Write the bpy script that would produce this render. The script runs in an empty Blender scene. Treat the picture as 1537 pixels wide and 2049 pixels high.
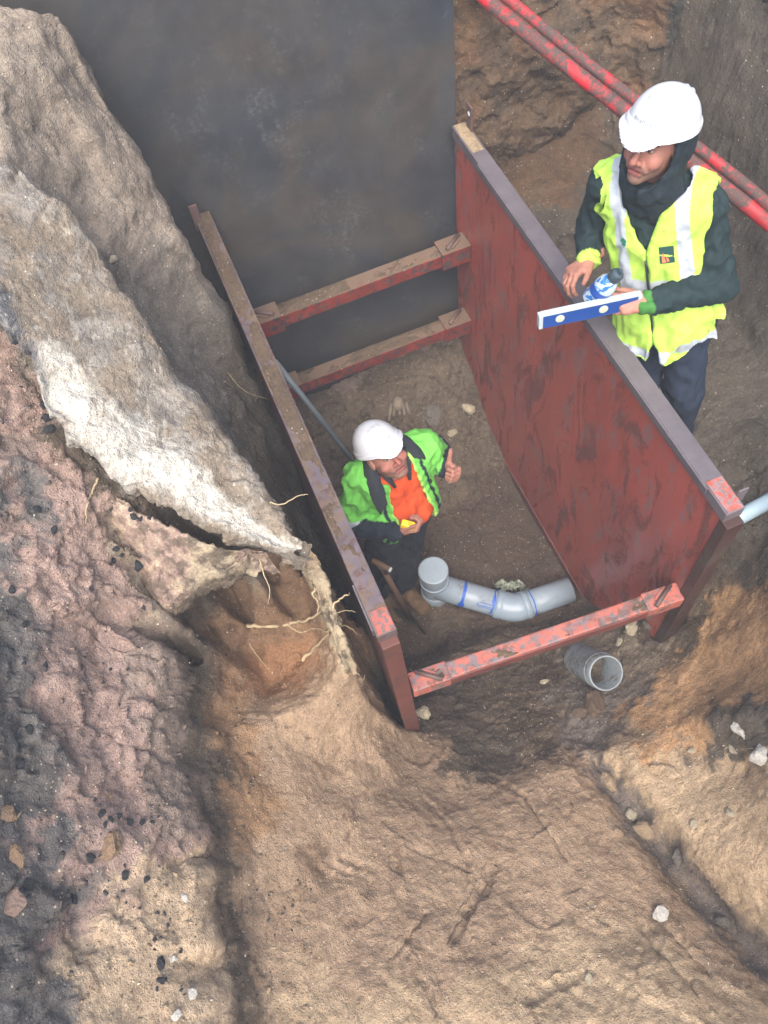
import bpy, bmesh, math, random
import numpy as np
from mathutils import Vector, Matrix, geometry
random.seed(7)
rng = np.random.default_rng(7)
S = bpy.context.scene
COL = S.collection

# ---------------------------------------------------------------- camera
CAM_P = Vector((0.0, 0.0, 4.95))
CR = Vector((0.91997, -0.38102, -0.09207)); CU = Vector((0.37802, 0.80025, 0.46551)); CF = Vector((0.10369, 0.46306, -0.88024))
cam = bpy.data.cameras.new('camera'); cam_o = bpy.data.objects.new('camera', cam); COL.objects.link(cam_o)
m = Matrix((CR, CU, -CF)).transposed().to_4x4(); m.translation = CAM_P
cam_o.matrix_world = m
cam.lens = 30.013; cam.sensor_width = 36; cam.sensor_fit = 'AUTO'; cam.clip_end = 2000; cam.clip_start = 0.05
S.camera = cam_o

# ---------------------------------------------------------------- sky and sun (overcast)
SUN_EL, SUN_ROT = math.radians(58), math.radians(200)
w = bpy.data.worlds.new('World'); S.world = w; w.use_nodes = True
nt = w.node_tree; nt.nodes.clear()
sky = nt.nodes.new('ShaderNodeTexSky'); sky.sky_type = 'NISHITA'; sky.sun_disc = False
sky.sun_elevation = SUN_EL; sky.sun_rotation = SUN_ROT; sky.dust_density = 6.0; sky.air_density = 1.2; sky.ozone_density = 2.0
bg = nt.nodes.new('ShaderNodeBackground'); bg.inputs[1].default_value = 0.15
ow = nt.nodes.new('ShaderNodeOutputWorld')
nt.links.new(sky.outputs[0], bg.inputs[0]); nt.links.new(bg.outputs[0], ow.inputs[0])
sun = bpy.data.lights.new('sun', 'SUN'); sun.energy = 1.3; sun.angle = math.radians(50); sun.color = (1, 0.97, 0.93)
sun_o = bpy.data.objects.new('sun', sun); COL.objects.link(sun_o)
sd = Vector((math.sin(SUN_ROT) * math.cos(SUN_EL), math.cos(SUN_ROT) * math.cos(SUN_EL), math.sin(SUN_EL)))
sun_o.rotation_euler = sd.to_track_quat('Z', 'Y').to_euler(); sun_o.location = (0, 0, 12)
S.view_settings.view_transform = 'Standard'; S.view_settings.look = 'None'
S.view_settings.exposure = 1.42; S.view_settings.gamma = 1.0; S.view_settings.use_curve_mapping = False
HAZE = 0.011
S.cycles.volume_bounces = 0
S.cycles.max_bounces = 6; S.cycles.diffuse_bounces = 4

# ---------------------------------------------------------------- helpers
def srgb(r, g, b, k=1.0):
    def f(c):
        c /= 255.0
        return (c / 12.92 if c <= 0.04045 else ((c + 0.055) / 1.055) ** 2.4) * k
    return (f(r), f(g), f(b))

def props(o, label=None, cat=None, group=None, kind=None):
    if label: o['label'] = label
    if cat: o['category'] = cat
    if group: o['group'] = group
    if kind: o['kind'] = kind
    return o

def link(name, me, mats=(), parent=None, smooth=False):
    o = bpy.data.objects.new(name, me); COL.objects.link(o)
    for mt in (mats if isinstance(mats, (list, tuple)) else [mats]): me.materials.append(mt)
    if parent is not None: o.parent = parent
    if smooth: me.polygons.foreach_set('use_smooth', [True] * len(me.polygons))
    return o

def empty(name, loc, label=None, cat=None, group=None):
    o = bpy.data.objects.new(name, None); COL.objects.link(o); o.empty_display_size = 0.1
    o.location = loc
    bpy.context.view_layer.update()
    return props(o, label, cat, group)

def child(o, parent):
    """parent keeping world coordinates baked in the mesh"""
    o.parent = parent
    o.matrix_parent_inverse = Matrix.Translation(parent.location).inverted() if parent.type == 'EMPTY' else Matrix.Identity(4)
    return o

# ---- vectorised gradient noise -------------------------------------------------
_perm = rng.permutation(512).astype(np.int64)
_grad = rng.normal(size=(512, 3)); _grad /= np.linalg.norm(_grad, axis=1)[:, None]
def _h(i, j, k):
    return _perm[(_perm[(_perm[i & 511] + j) & 511] + k) & 511]
def noise3(x, y, z):
    x = np.asarray(x, np.float64); y = np.asarray(y, np.float64); z = np.asarray(z, np.float64)
    xi = np.floor(x).astype(np.int64); yi = np.floor(y).astype(np.int64); zi = np.floor(z).astype(np.int64)
    fx, fy, fz = x - xi, y - yi, z - zi
    u = fx * fx * fx * (fx * (fx * 6 - 15) + 10); v = fy * fy * fy * (fy * (fy * 6 - 15) + 10); w_ = fz * fz * fz * (fz * (fz * 6 - 15) + 10)
    def gd(a, b, c):
        g = _grad[_h(xi + a, yi + b, zi + c)]
        return g[..., 0] * (fx - a) + g[..., 1] * (fy - b) + g[..., 2] * (fz - c)
    x00 = gd(0, 0, 0) * (1 - u) + gd(1, 0, 0) * u; x10 = gd(0, 1, 0) * (1 - u) + gd(1, 1, 0) * u
    x01 = gd(0, 0, 1) * (1 - u) + gd(1, 0, 1) * u; x11 = gd(0, 1, 1) * (1 - u) + gd(1, 1, 1) * u
    return ((x00 * (1 - v) + x10 * v) * (1 - w_) + (x01 * (1 - v) + x11 * v) * w_) * 1.5
def fbm(x, y, z, octv=4, gain=0.5):
    s = 0; a = 1.0
    for o in range(octv):
        s = s + a * noise3(x * 2 ** o + 17.3 * o, y * 2 ** o + 5.1 * o, z * 2 ** o - 9.7 * o); a *= gain
    return s

# ---- node helpers --------------------------------------------------------------
def newmat(name):
    mt = bpy.data.materials.new(name); mt.use_nodes = True
    n = mt.node_tree; n.nodes.clear()
    out = n.nodes.new('ShaderNodeOutputMaterial'); b = n.nodes.new('ShaderNodeBsdfPrincipled')
    n.links.new(b.outputs[0], out.inputs[0])
    return mt, n, b
def nd(n, t, **kw):
    x = n.nodes.new('ShaderNode' + t)
    for k, v in kw.items():
        if k in ('operation', 'blend_type', 'data_type', 'feature', 'attribute_name', 'noise_dimensions', 'distance'): setattr(x, k, v)
    return x
def coords(n): return nd(n, 'TexCoord').outputs['Object']
def noise_n(n, vec, scale, detail=4, rough=0.6, dist=0.0):
    x = nd(n, 'TexNoise'); n.links.new(vec, x.inputs['Vector'])
    x.inputs['Scale'].default_value = scale; x.inputs['Detail'].default_value = detail; x.inputs['Roughness'].default_value = rough; x.inputs['Distortion'].default_value = dist
    return x.outputs['Fac']
def ramp(n, fac, stops):
    r = nd(n, 'ValToRGB'); n.links.new(fac, r.inputs[0]); e = r.color_ramp.elements
    while len(e) < len(stops): e.new(0.5)
    for i, (p_, c) in enumerate(stops):
        e[i].position = p_; e[i].color = (*c, 1) if len(c) == 3 else c
    return r.outputs[0]
def rampf(n, fac, a, b): return ramp(n, fac, [(a, (0, 0, 0)), (b, (1, 1, 1))])
def mix(n, fac, a, b, mode='MIX'):
    x = nd(n, 'MixRGB', blend_type=mode)
    for s, v in zip(x.inputs, (fac, a, b)):
        if isinstance(v, (int, float)): s.default_value = v
        elif isinstance(v, tuple): s.default_value = (*v, 1) if len(v) == 3 else v
        else: n.links.new(v, s)
    return x.outputs[0]
def bump(n, b, h, strength=0.3, dist=0.01, prev=None):
    x = nd(n, 'Bump'); n.links.new(h, x.inputs['Height']); x.inputs['Strength'].default_value = strength; x.inputs['Distance'].default_value = dist
    if prev is not None: n.links.new(prev, x.inputs['Normal'])
    n.links.new(x.outputs[0], b.inputs['Normal']); return x.outputs[0]
def setc(n, b, c):
    if isinstance(c, tuple): b.inputs['Base Color'].default_value = (*c, 1)
    else: n.links.new(c, b.inputs['Base Color'])
def setr(n, b, r):
    if isinstance(r, (int, float)): b.inputs['Roughness'].default_value = r
    else: n.links.new(r, b.inputs['Roughness'])

# ================================================================ the ground of the excavation
KA = 1.0
PAL = {'ga': srgb(150, 137, 122, KA * .82), 'gc': srgb(120, 112, 102, KA), 'rd': srgb(152, 128, 116, KA), 'dk': srgb(102, 90, 76, KA), 'tc': srgb(156, 142, 120, KA),
       'as': srgb(98, 95, 92, KA), 'tl': srgb(184, 160, 130, KA), 'gd': srgb(132, 116, 104, KA), 'cv': srgb(138, 108, 80, KA), 'co': srgb(154, 112, 76, KA),
       'pr': srgb(188, 172, 142, KA), 'ft': srgb(160, 135, 108, KA), 'cb': srgb(152, 120, 86, KA), 'fl': srgb(176, 152, 120, KA), 'mb': srgb(120, 103, 84, KA),
       'gr': srgb(140, 126, 106, KA), 'mg': srgb(118, 107, 98, KA), 'os': srgb(182, 142, 98, KA), 'gk': srgb(104, 96, 84, KA), 'fl0': srgb(118, 98, 80, KA),
       'hp': srgb(132, 116, 96, KA), 'wl': srgb(138, 108, 80, KA)}
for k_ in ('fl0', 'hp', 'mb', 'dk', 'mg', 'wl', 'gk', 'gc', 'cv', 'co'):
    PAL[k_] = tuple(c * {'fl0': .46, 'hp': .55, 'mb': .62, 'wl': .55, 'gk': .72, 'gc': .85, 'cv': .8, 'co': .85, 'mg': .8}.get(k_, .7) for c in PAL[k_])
for k_ in PAL:
    l_ = .3 * PAL[k_][0] + .55 * PAL[k_][1] + .15 * PAL[k_][2]
    PAL[k_] = tuple(c * .90 + l_ * .10 for c in PAL[k_])
TP=[
(-0.420,3.532,3.400,'ga',1.0),(-0.239,3.186,3.350,'ga',1.0),(-0.148,3.188,3.320,'ga',1.0),(-0.080,3.223,3.280,'ga',1.0),(-0.321,2.869,3.300,'ga',1.0),(-0.181,2.951,3.200,'ga',1.0),(-0.404,2.627,3.220,'ga',1.0),(-0.213,2.896,2.950,'ga',1.0),(-0.120,2.810,2.750,'ga',1.0),(-0.236,2.690,2.780,'ga',1.0),(-0.356,2.711,3.080,'ga',1.0),(-0.047,3.100,3.100,'ga',1.0),(-0.028,3.071,2.950,'ga',1.0),(-0.046,3.080,2.820,'ga',1.0),(0.020,2.922,2.600,'ga',1.0),(0.046,2.771,2.450,'ga',1.0),(-0.102,2.666,2.450,'gc',1.0),(0.036,2.669,2.350,'gc',1.0),(-0.045,2.645,2.200,'gc',1.0),(-0.230,2.501,2.450,'gc',1.0),(-0.294,2.722,2.850,'gc',1.0),(-0.253,2.591,2.650,'gc',1.0),(-0.180,2.541,2.320,'gc',1.0),(-0.105,2.584,2.100,'gc',1.0),(-0.023,2.578,1.900,'gc',1.0),(0.027,2.588,1.800,'gc',1.0),(0.047,2.416,1.600,'gc',1.0),(0.008,2.255,1.500,'gc',1.0),(-0.029,2.062,1.400,'gc',1.0),(-0.166,2.368,2.250,'gc',1.0),(-0.092,2.157,2.050,'gc',1.0),(-0.038,1.895,1.900,'gc',1.0),(-0.789,2.303,3.050,'rd',1.2),(-0.656,1.978,2.950,'rd',1.2),(-0.595,2.022,2.860,'rd',1.2),(-0.594,1.807,2.780,'dk',1.2),(-0.533,1.681,2.680,'dk',1.2),(-0.456,1.603,2.580,'dk',1.2),(-0.453,1.525,2.500,'tc',1.2),(-0.509,1.432,2.460,'tc',1.2),(-0.644,1.710,2.750,'rd',1.4),(-0.650,1.594,2.720,'rd',1.4),(-0.566,1.572,2.620,'rd',1.4),(-0.699,1.351,2.620,'rd',1.4),(-0.557,1.425,2.520,'rd',1.4),(-0.698,1.221,2.500,'rd',1.4),(-0.685,1.068,2.420,'rd',1.4),(-0.721,1.450,2.700,'rd',1.4),(-0.769,1.630,2.850,'as',1.4),(-0.846,1.339,2.800,'as',1.4),(-0.922,0.914,2.800,'as',1.4),(-0.855,1.110,2.780,'as',1.4),(-0.912,1.608,3.000,'as',1.4),(-1.008,0.904,3.000,'as',1.4),(-0.770,0.919,2.500,'rd',1.3),(-0.765,0.781,2.400,'rd',1.3),(-0.719,0.651,2.320,'rd',1.3),(-0.921,0.788,2.740,'as',1.2),(-0.986,0.555,2.800,'as',1.2),(-0.984,0.382,2.720,'as',1.2),(-1.053,0.570,3.000,'as',1.2),(-0.825,1.060,2.650,'rd',1.2),(-0.866,0.709,2.660,'rd',1.2),(-0.816,0.746,2.560,'rd',1.2),(-0.923,0.480,2.550,'rd',1.2),(-0.914,0.587,2.640,'as',1.2),(-0.906,0.348,2.500,'tl',0.8),(-0.764,0.562,2.350,'tl',0.8),(-0.814,0.374,2.350,'tl',0.8),(-0.889,0.218,2.450,'tl',0.8),(-0.796,0.234,2.300,'tl',0.8),(-0.737,0.413,2.280,'tl',0.8),(-1.091,0.285,3.000,'as',1.2),(-1.041,0.248,2.800,'as',1.2),(-0.979,0.265,2.620,'as',1.2),(-0.488,1.296,2.350,'gd',1.2),(-0.551,1.203,2.370,'gd',1.2),(-0.575,1.109,2.300,'gd',1.2),(-0.607,0.986,2.280,'gd',1.2),(-0.629,0.882,2.250,'gd',1.2),(-0.641,0.754,2.250,'gd',1.2),(-0.666,0.637,2.250,'rd',1.2),(-0.666,0.533,2.220,'tl',1.0),(-0.681,0.422,2.200,'tl',1.0),(-0.687,0.324,2.200,'tl',1.0),(-0.711,0.223,2.200,'tl',1.0),(-0.722,0.136,2.200,'tl',1.0),(-0.752,0.019,2.200,'tl',1.0),(-0.499,1.261,2.150,'dk',1.0),(-0.559,1.096,2.140,'dk',1.0),(-0.602,0.908,2.080,'dk',1.0),(-0.628,0.747,2.060,'dk',1.0),(-0.653,0.594,2.030,'dk',1.0),(-0.671,0.426,2.030,'dk',1.0),(-0.690,0.283,2.030,'dk',1.0),(-0.708,0.120,2.030,'dk',1.0),(-0.736,-0.005,2.030,'dk',1.0),(-0.459,1.575,1.700,'cv',0.5),(-0.326,1.605,1.660,'cv',0.5),(-0.173,1.566,1.700,'cv',0.5),(-0.334,1.535,1.540,'cv',0.5),(-0.166,1.475,1.560,'cv',0.5),(-0.490,1.438,1.660,'cv',0.5),(-0.348,1.384,1.500,'co',0.4),(-0.181,1.318,1.540,'co',0.4),(-0.502,1.261,1.620,'co',0.4),(-0.345,1.245,1.520,'co',0.4),(-0.095,1.298,1.620,'co',0.4),(0.010,1.405,2.250,'pr',1.2),(0.016,1.352,2.120,'pr',1.2),(0.010,1.270,2.020,'pr',1.2),(0.009,1.153,1.880,'pr',1.2),(-0.008,1.110,1.780,'pr',1.2),(-0.053,1.526,1.850,'cv',0.8),(-0.064,1.462,1.740,'cv',0.8),(-0.069,1.369,1.680,'cv',0.8),(-0.068,1.236,1.660,'cv',0.8),(-0.324,1.054,1.720,'ft',0.7),(-0.138,1.069,1.680,'ft',0.7),(-0.072,1.021,1.520,'ft',0.7),(-0.013,0.997,1.350,'ft',0.7),(0.064,0.963,1.080,'ft',0.7),(0.136,0.897,0.920,'ft',0.7),(-0.009,1.107,1.660,'ft',0.7),(0.007,1.054,1.520,'ft',0.7),(0.067,0.997,1.220,'ft',0.7),(0.110,0.974,0.980,'ft',0.7),(-0.483,0.994,1.820,'cb',0.8),(-0.543,0.782,1.850,'cb',0.8),(-0.530,1.068,1.850,'cb',0.8),(-0.307,0.925,1.620,'ft',0.6),(-0.150,0.864,1.400,'ft',0.6),(0.008,0.749,1.200,'ft',0.6),(0.182,0.624,1.100,'ft',0.6),(0.380,0.539,1.100,'ft',0.6),(0.572,0.534,1.050,'ft',0.6),(-0.376,0.701,1.680,'ft',0.7),(-0.194,0.612,1.500,'ft',0.7),(0.008,0.463,1.380,'ft',0.7),(0.247,0.371,1.300,'ft',0.7),(0.496,0.320,1.200,'ft',0.7),(-0.587,0.534,1.850,'ft',0.7),(-0.386,0.411,1.680,'ft',0.7),(-0.158,0.288,1.550,'ft',0.7),(0.080,0.156,1.480,'ft',0.7),(0.356,0.083,1.380,'ft',0.7),(0.625,-0.025,1.300,'ft',0.7),(-0.628,0.304,1.850,'ft',0.8),(-0.379,0.170,1.720,'ft',0.8),(-0.076,0.028,1.620,'ft',0.8),(0.252,-0.091,1.520,'fl',0.8),(0.582,-0.228,1.450,'fl',0.8),(-0.659,0.091,1.880,'fl',0.8),(-0.337,-0.046,1.780,'fl',0.8),(0.005,-0.190,1.700,'fl',0.8),(0.383,-0.349,1.620,'fl',0.8),(0.687,-0.476,1.580,'fl',0.8),(0.821,-0.532,1.560,'fl',0.8),(-0.697,-0.034,1.900,'fl',0.8),(-0.200,-0.251,1.750,'fl',0.8),(0.388,-0.504,1.600,'fl',0.8),(0.979,-0.747,1.550,'fl',0.8),(0.203,0.979,0.780,'dk',1.0),(0.315,0.932,0.770,'dk',1.0),(0.337,0.699,0.970,'dk',1.0),(0.497,0.762,0.820,'dk',1.0),(0.406,1.146,0.550,'dk',1.0),(0.284,1.185,0.600,'dk',1.0),(0.687,0.725,0.840,'mb',1.0),(0.610,0.979,0.620,'mb',1.0),(0.823,0.861,0.700,'mb',1.0),(0.725,1.200,0.400,'mb',1.0),(0.960,1.091,0.500,'mb',1.0),(0.524,1.419,0.300,'mb',1.0),(0.394,1.397,0.350,'mb',1.0),(0.857,1.455,0.150,'mb',1.0),(0.633,1.672,0.030,'mb',1.0),(1.198,1.098,0.520,'gr',1.0),(1.348,1.110,0.550,'gr',1.0),(1.380,1.007,0.700,'gr',1.0),(1.417,0.880,0.840,'gr',1.0),(0.946,0.846,0.750,'mg',0.9),(1.152,0.740,0.800,'mg',0.9),(0.961,0.653,0.850,'mg',0.9),(0.822,0.601,0.900,'mg',0.9),(0.893,0.622,0.840,'mg',0.9),(0.900,0.400,0.910,'mg',0.9),(0.933,0.216,0.960,'mg',0.9),(0.952,0.026,1.010,'mg',0.9),(0.988,-0.158,1.060,'mg',0.9),(1.025,-0.351,1.120,'mg',0.9),(1.057,-0.478,1.160,'mg',0.9),(0.846,0.384,0.920,'mg',0.9),(0.878,0.197,0.970,'mg',0.9),(0.902,0.013,1.020,'mg',0.9),(0.937,-0.173,1.070,'mg',0.9),(0.978,-0.361,1.130,'mg',0.9),(1.126,-0.762,1.200,'mg',0.9),(0.736,0.515,1.020,'ft',0.8),(0.743,0.348,1.100,'ft',0.8),(0.763,0.165,1.160,'ft',0.8),(0.795,-0.011,1.200,'ft',0.8),(0.827,-0.191,1.250,'ft',0.8),(0.866,-0.371,1.310,'ft',0.8),(0.958,0.513,1.020,'fl',0.8),(0.943,0.385,1.080,'fl',0.8),(0.960,0.204,1.140,'fl',0.8),(0.991,0.015,1.200,'fl',0.8),(1.026,-0.162,1.250,'fl',0.8),(1.067,-0.321,1.310,'fl',0.8),(1.209,0.502,1.100,'os',0.6),(1.411,0.568,1.150,'os',0.6),(1.190,0.626,0.950,'os',0.6),(1.521,0.767,1.020,'os',0.6),(1.634,0.798,1.150,'os',0.6),(1.524,0.558,1.250,'os',0.6),(1.580,0.563,1.500,'os',0.6),(1.487,0.424,1.500,'os',0.6),(1.161,0.270,1.200,'fl',0.7),(1.183,0.085,1.350,'fl',0.7),(1.175,-0.079,1.420,'fl',0.7),(1.285,0.217,1.300,'fl',0.7),(1.282,-0.048,1.550,'fl',0.7),(1.334,0.054,1.600,'fl',0.7),(1.304,0.317,1.300,'gk',1.3),(1.335,0.346,1.550,'gk',1.3),(1.374,0.340,1.660,'gk',1.3),(1.324,0.235,1.600,'gk',1.3),(1.406,0.241,1.750,'gk',1.3),(1.468,0.843,0.880,'mb',1.0),(1.622,0.920,1.000,'mb',1.0),(1.728,1.027,1.150,'mb',1.0),(1.538,0.895,0.950,'mb',1.0),(1.791,1.011,1.500,'gk',1.0),(1.847,1.009,1.600,'gk',1.0),(1.786,0.982,1.300,'gk',1.0),(1.742,0.828,1.550,'gk',1.0),(1.781,0.807,1.800,'gk',1.0),(1.818,0.794,2.200,'gk',1.0),(1.678,0.708,1.500,'os',0.7),(1.715,0.850,1.250,'os',0.7),(1.634,0.534,1.800,'os',0.7),(1.558,0.314,2.200,'os',0.7),(1.334,-0.027,2.600,'os',0.7),(1.972,1.284,1.500,'gk',0.9),(2.021,1.559,1.500,'gk',0.9),(2.099,1.323,1.650,'gk',0.9),(-0.539,2.497,3.075,'gc',1.0),(-0.625,2.248,3.025,'gc',1.0),(-0.397,2.373,2.930,'gc',1.0),(-0.507,2.145,2.890,'gc',1.0),(-0.345,2.302,2.853,'gc',1.0),(-0.473,2.086,2.817,'gc',1.0),(-0.316,2.162,2.730,'gc',1.0),(-0.461,1.919,2.690,'gc',1.0),(-0.274,2.029,2.620,'gc',1.0),(-0.415,1.792,2.600,'gc',1.0),(-0.231,1.892,2.498,'gc',1.0),(-0.355,1.689,2.493,'gc',1.0),(-0.148,1.713,2.370,'gc',1.0),(-0.276,1.590,2.410,'gc',1.0),(-0.084,1.493,2.265,'gc',1.0),(-0.186,1.452,2.295,'gc',1.0),(-0.415,1.472,2.120,'dk',0.6),(-0.302,1.405,1.720,'cv',0.6),(-0.167,1.383,1.720,'cv',0.6),(-0.399,1.359,1.760,'cv',0.6),(-0.440,1.572,2.450,'dk',0.6),(-0.073,1.359,1.800,'cv',0.6),(0.090,1.100,0.720,'dk',0.8),(0.090,1.300,0.500,'dk',0.8),(0.090,1.600,0.350,'dk',0.8),(0.090,2.000,0.300,'dk',0.8),(0.090,2.500,0.300,'dk',0.8),(0.090,3.000,0.350,'dk',0.8),(0.090,3.330,0.400,'dk',0.8),(0.150,3.360,0.400,'dk',0.8),(0.220,3.360,0.500,'dk',0.8),(0.200,1.150,0.680,'fl0',0.9),(0.220,1.350,0.200,'fl0',0.9),(0.220,1.600,0.000,'fl0',0.9),(0.220,2.000,0.000,'fl0',0.9),(0.220,2.500,0.060,'fl0',0.9),(0.500,1.600,0.000,'fl0',0.9),(0.500,2.000,0.000,'fl0',0.9),(0.500,2.400,0.030,'fl0',0.9),(0.800,1.600,0.000,'fl0',0.9),(0.800,2.000,0.000,'fl0',0.9),(0.800,2.300,0.040,'fl0',0.9),(1.100,1.500,0.020,'fl0',0.9),(1.100,1.800,0.000,'fl0',0.9),(1.100,2.200,0.020,'fl0',0.9),(1.400,1.650,0.020,'fl0',0.9),(1.400,2.000,0.000,'fl0',0.9),(1.400,2.400,0.030,'fl0',0.9),(0.220,2.800,0.200,'hp',1.7),(0.220,3.100,0.420,'hp',1.7),(0.220,3.300,0.550,'hp',1.7),(0.500,2.650,0.120,'hp',1.7),(0.500,2.900,0.300,'hp',1.7),(0.500,3.250,0.500,'hp',1.7),(0.800,2.550,0.120,'hp',1.7),(0.800,2.850,0.350,'hp',1.7),(0.800,3.100,0.500,'hp',1.7),(0.800,3.300,0.520,'hp',1.7),(1.100,2.550,0.150,'hp',1.7),(1.100,2.800,0.350,'hp',1.7),(1.100,3.100,0.520,'hp',1.7),(1.100,3.300,0.550,'hp',1.7),(1.400,2.700,0.150,'hp',1.7),(1.400,3.000,0.300,'hp',1.7),(1.400,3.300,0.550,'hp',1.7),(1.535,3.300,0.600,'hp',1.7),(1.535,1.450,0.150,'fl0',0.8),(1.535,1.700,0.000,'fl0',0.8),(1.535,2.000,0.000,'fl0',0.8),(1.535,2.200,0.000,'fl0',0.8),(1.535,2.400,0.020,'fl0',0.8),(1.535,2.550,0.050,'fl0',0.8),(1.535,2.700,0.120,'fl0',0.8),(1.535,3.000,0.300,'fl0',0.8),(1.535,1.200,0.450,'fl0',0.8),(1.500,1.000,0.750,'fl0',0.8),(1.660,1.300,1.350,'gk',0.8),(1.660,1.500,1.420,'gk',0.8),(1.660,1.700,1.420,'gk',0.8),(1.660,2.000,1.420,'gk',0.8),(1.660,2.300,1.420,'gk',0.8),(1.660,2.650,1.450,'gk',0.8),(1.660,3.000,1.500,'gk',0.8),(1.660,3.300,1.500,'gk',0.8),(1.800,1.600,1.420,'gk',0.8),(1.850,2.000,1.430,'gk',0.8),(2.000,2.600,1.500,'gk',0.8),(2.000,3.100,1.500,'gk',0.8),(2.300,1.400,1.600,'gk',0.8),(2.360,2.000,1.550,'gk',0.8),(2.360,2.600,1.550,'gk',0.8),(2.360,3.050,1.550,'gk',0.8),(1.520,1.050,1.000,'gk',0.8),(1.500,3.450,1.500,'wl',0.8),(1.800,3.380,1.500,'wl',0.8),(2.100,3.300,1.500,'wl',0.8),(1.500,3.750,3.300,'wl',0.8),(1.800,3.750,3.300,'wl',0.8),(2.200,3.750,3.300,'wl',0.8),(2.700,3.600,3.300,'gk',0.8),(2.700,3.000,3.300,'gk',0.8),(2.700,2.400,3.300,'gk',0.8),(2.700,1.800,3.300,'gk',0.8),(2.750,1.200,3.000,'gk',0.8),(2.900,0.800,3.000,'gk',0.8),(1.200,3.530,3.300,'gd',0.8),(0.900,3.530,3.300,'gd',0.8),(0.600,3.530,3.300,'gd',0.8),(0.300,3.530,3.300,'gd',0.8),(0.000,3.530,3.300,'gd',0.8),(-0.300,3.550,3.350,'gd',0.8),(1.400,3.530,3.200,'gd',0.8),(1.460,3.420,0.700,'gd',0.8),(0.300,3.430,0.500,'gd',0.8),(0.600,3.430,0.500,'gd',0.8),(0.900,3.430,0.500,'gd',0.8),(-0.020,3.430,0.400,'gd',0.8),(1.200,3.430,0.600,'gd',0.8),(-0.200,3.420,0.500,'gd',0.8),(-4.000,5.000,3.300,'gd',0.6),(0.000,5.000,3.300,'gd',0.6),(4.500,5.000,3.300,'gd',0.6),(4.500,2.000,3.300,'gd',0.6),(4.500,0.000,3.300,'gd',0.6),(4.500,-3.000,3.300,'gd',0.6),(1.500,-3.000,3.200,'gd',0.6),(-1.000,-3.000,3.300,'gd',0.6),(-4.000,-3.000,3.300,'gd',0.6),(-4.000,0.000,3.300,'gd',0.6),(-4.000,2.500,3.300,'gd',0.6),(-2.000,3.000,3.300,'gd',0.6),(-1.200,3.400,3.400,'gd',0.6),(-1.600,1.800,3.200,'gd',0.6),(-1.700,0.500,3.100,'gd',0.6),(-1.600,-0.600,3.100,'gd',0.6),(-0.800,-0.800,2.700,'gd',0.6),(-0.300,-0.900,2.300,'gd',0.6),(0.300,-1.000,2.000,'gd',0.6),(1.000,-1.000,1.900,'gd',0.6),(1.700,-0.800,2.200,'gd',0.6),(2.500,0.000,2.800,'gd',0.6),(2.000,0.200,2.200,'gd',0.6),(-0.800,-1.600,3.100,'gd',0.6),(0.300,-1.800,2.900,'gd',0.6),(1.300,-1.800,2.800,'gd',0.6),(2.600,-1.200,3.100,'gd',0.6),]
LROWS=[((-0.573,1.759,2.700),(-0.597,1.730,2.600)),((-0.520,1.664,2.680),(-0.562,1.526,2.440)),((-0.455,1.598,2.630),(-0.506,1.348,2.360)),((-0.375,1.521,2.580),(-0.425,1.358,2.400)),((-0.307,1.456,2.530),(-0.353,1.362,2.400)),((-0.246,1.409,2.490),(-0.265,1.355,2.405)),((-0.177,1.391,2.440),(-0.175,1.372,2.420)),((-0.118,1.365,2.430),(-0.115,1.359,2.420))]
RROWS=[((-0.008,1.375,2.360),(0.021,1.359,2.340)),((-0.009,1.359,2.240),(0.037,1.348,2.220)),((-0.011,1.334,2.140),(0.034,1.327,2.110)),((-0.021,1.275,2.040),(0.029,1.265,2.000)),((-0.023,1.201,1.950),(0.022,1.188,1.910)),((-0.027,1.144,1.860),(0.015,1.129,1.820)),((-0.023,1.090,1.760),(0.015,1.083,1.700))]
BROWS=[((-0.495,2.621,3.350),(-0.669,2.124,3.250)),((-0.343,2.487,3.200),(-0.561,2.031,3.120)),((-0.281,2.410,3.120),(-0.537,1.979,3.050)),((-0.244,2.284,3.000),(-0.533,1.797,2.920)),((-0.204,2.148,2.880),(-0.485,1.673,2.840)),((-0.170,1.993,2.750),(-0.417,1.588,2.740)),((-0.084,1.775,2.600),(-0.339,1.529,2.680)),((-0.033,1.513,2.500),(-0.237,1.431,2.560)),((-0.001,1.386,2.440),(-0.137,1.376,2.480)),((0.008,1.348,2.400),(-0.021,1.336,2.410))]
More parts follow.
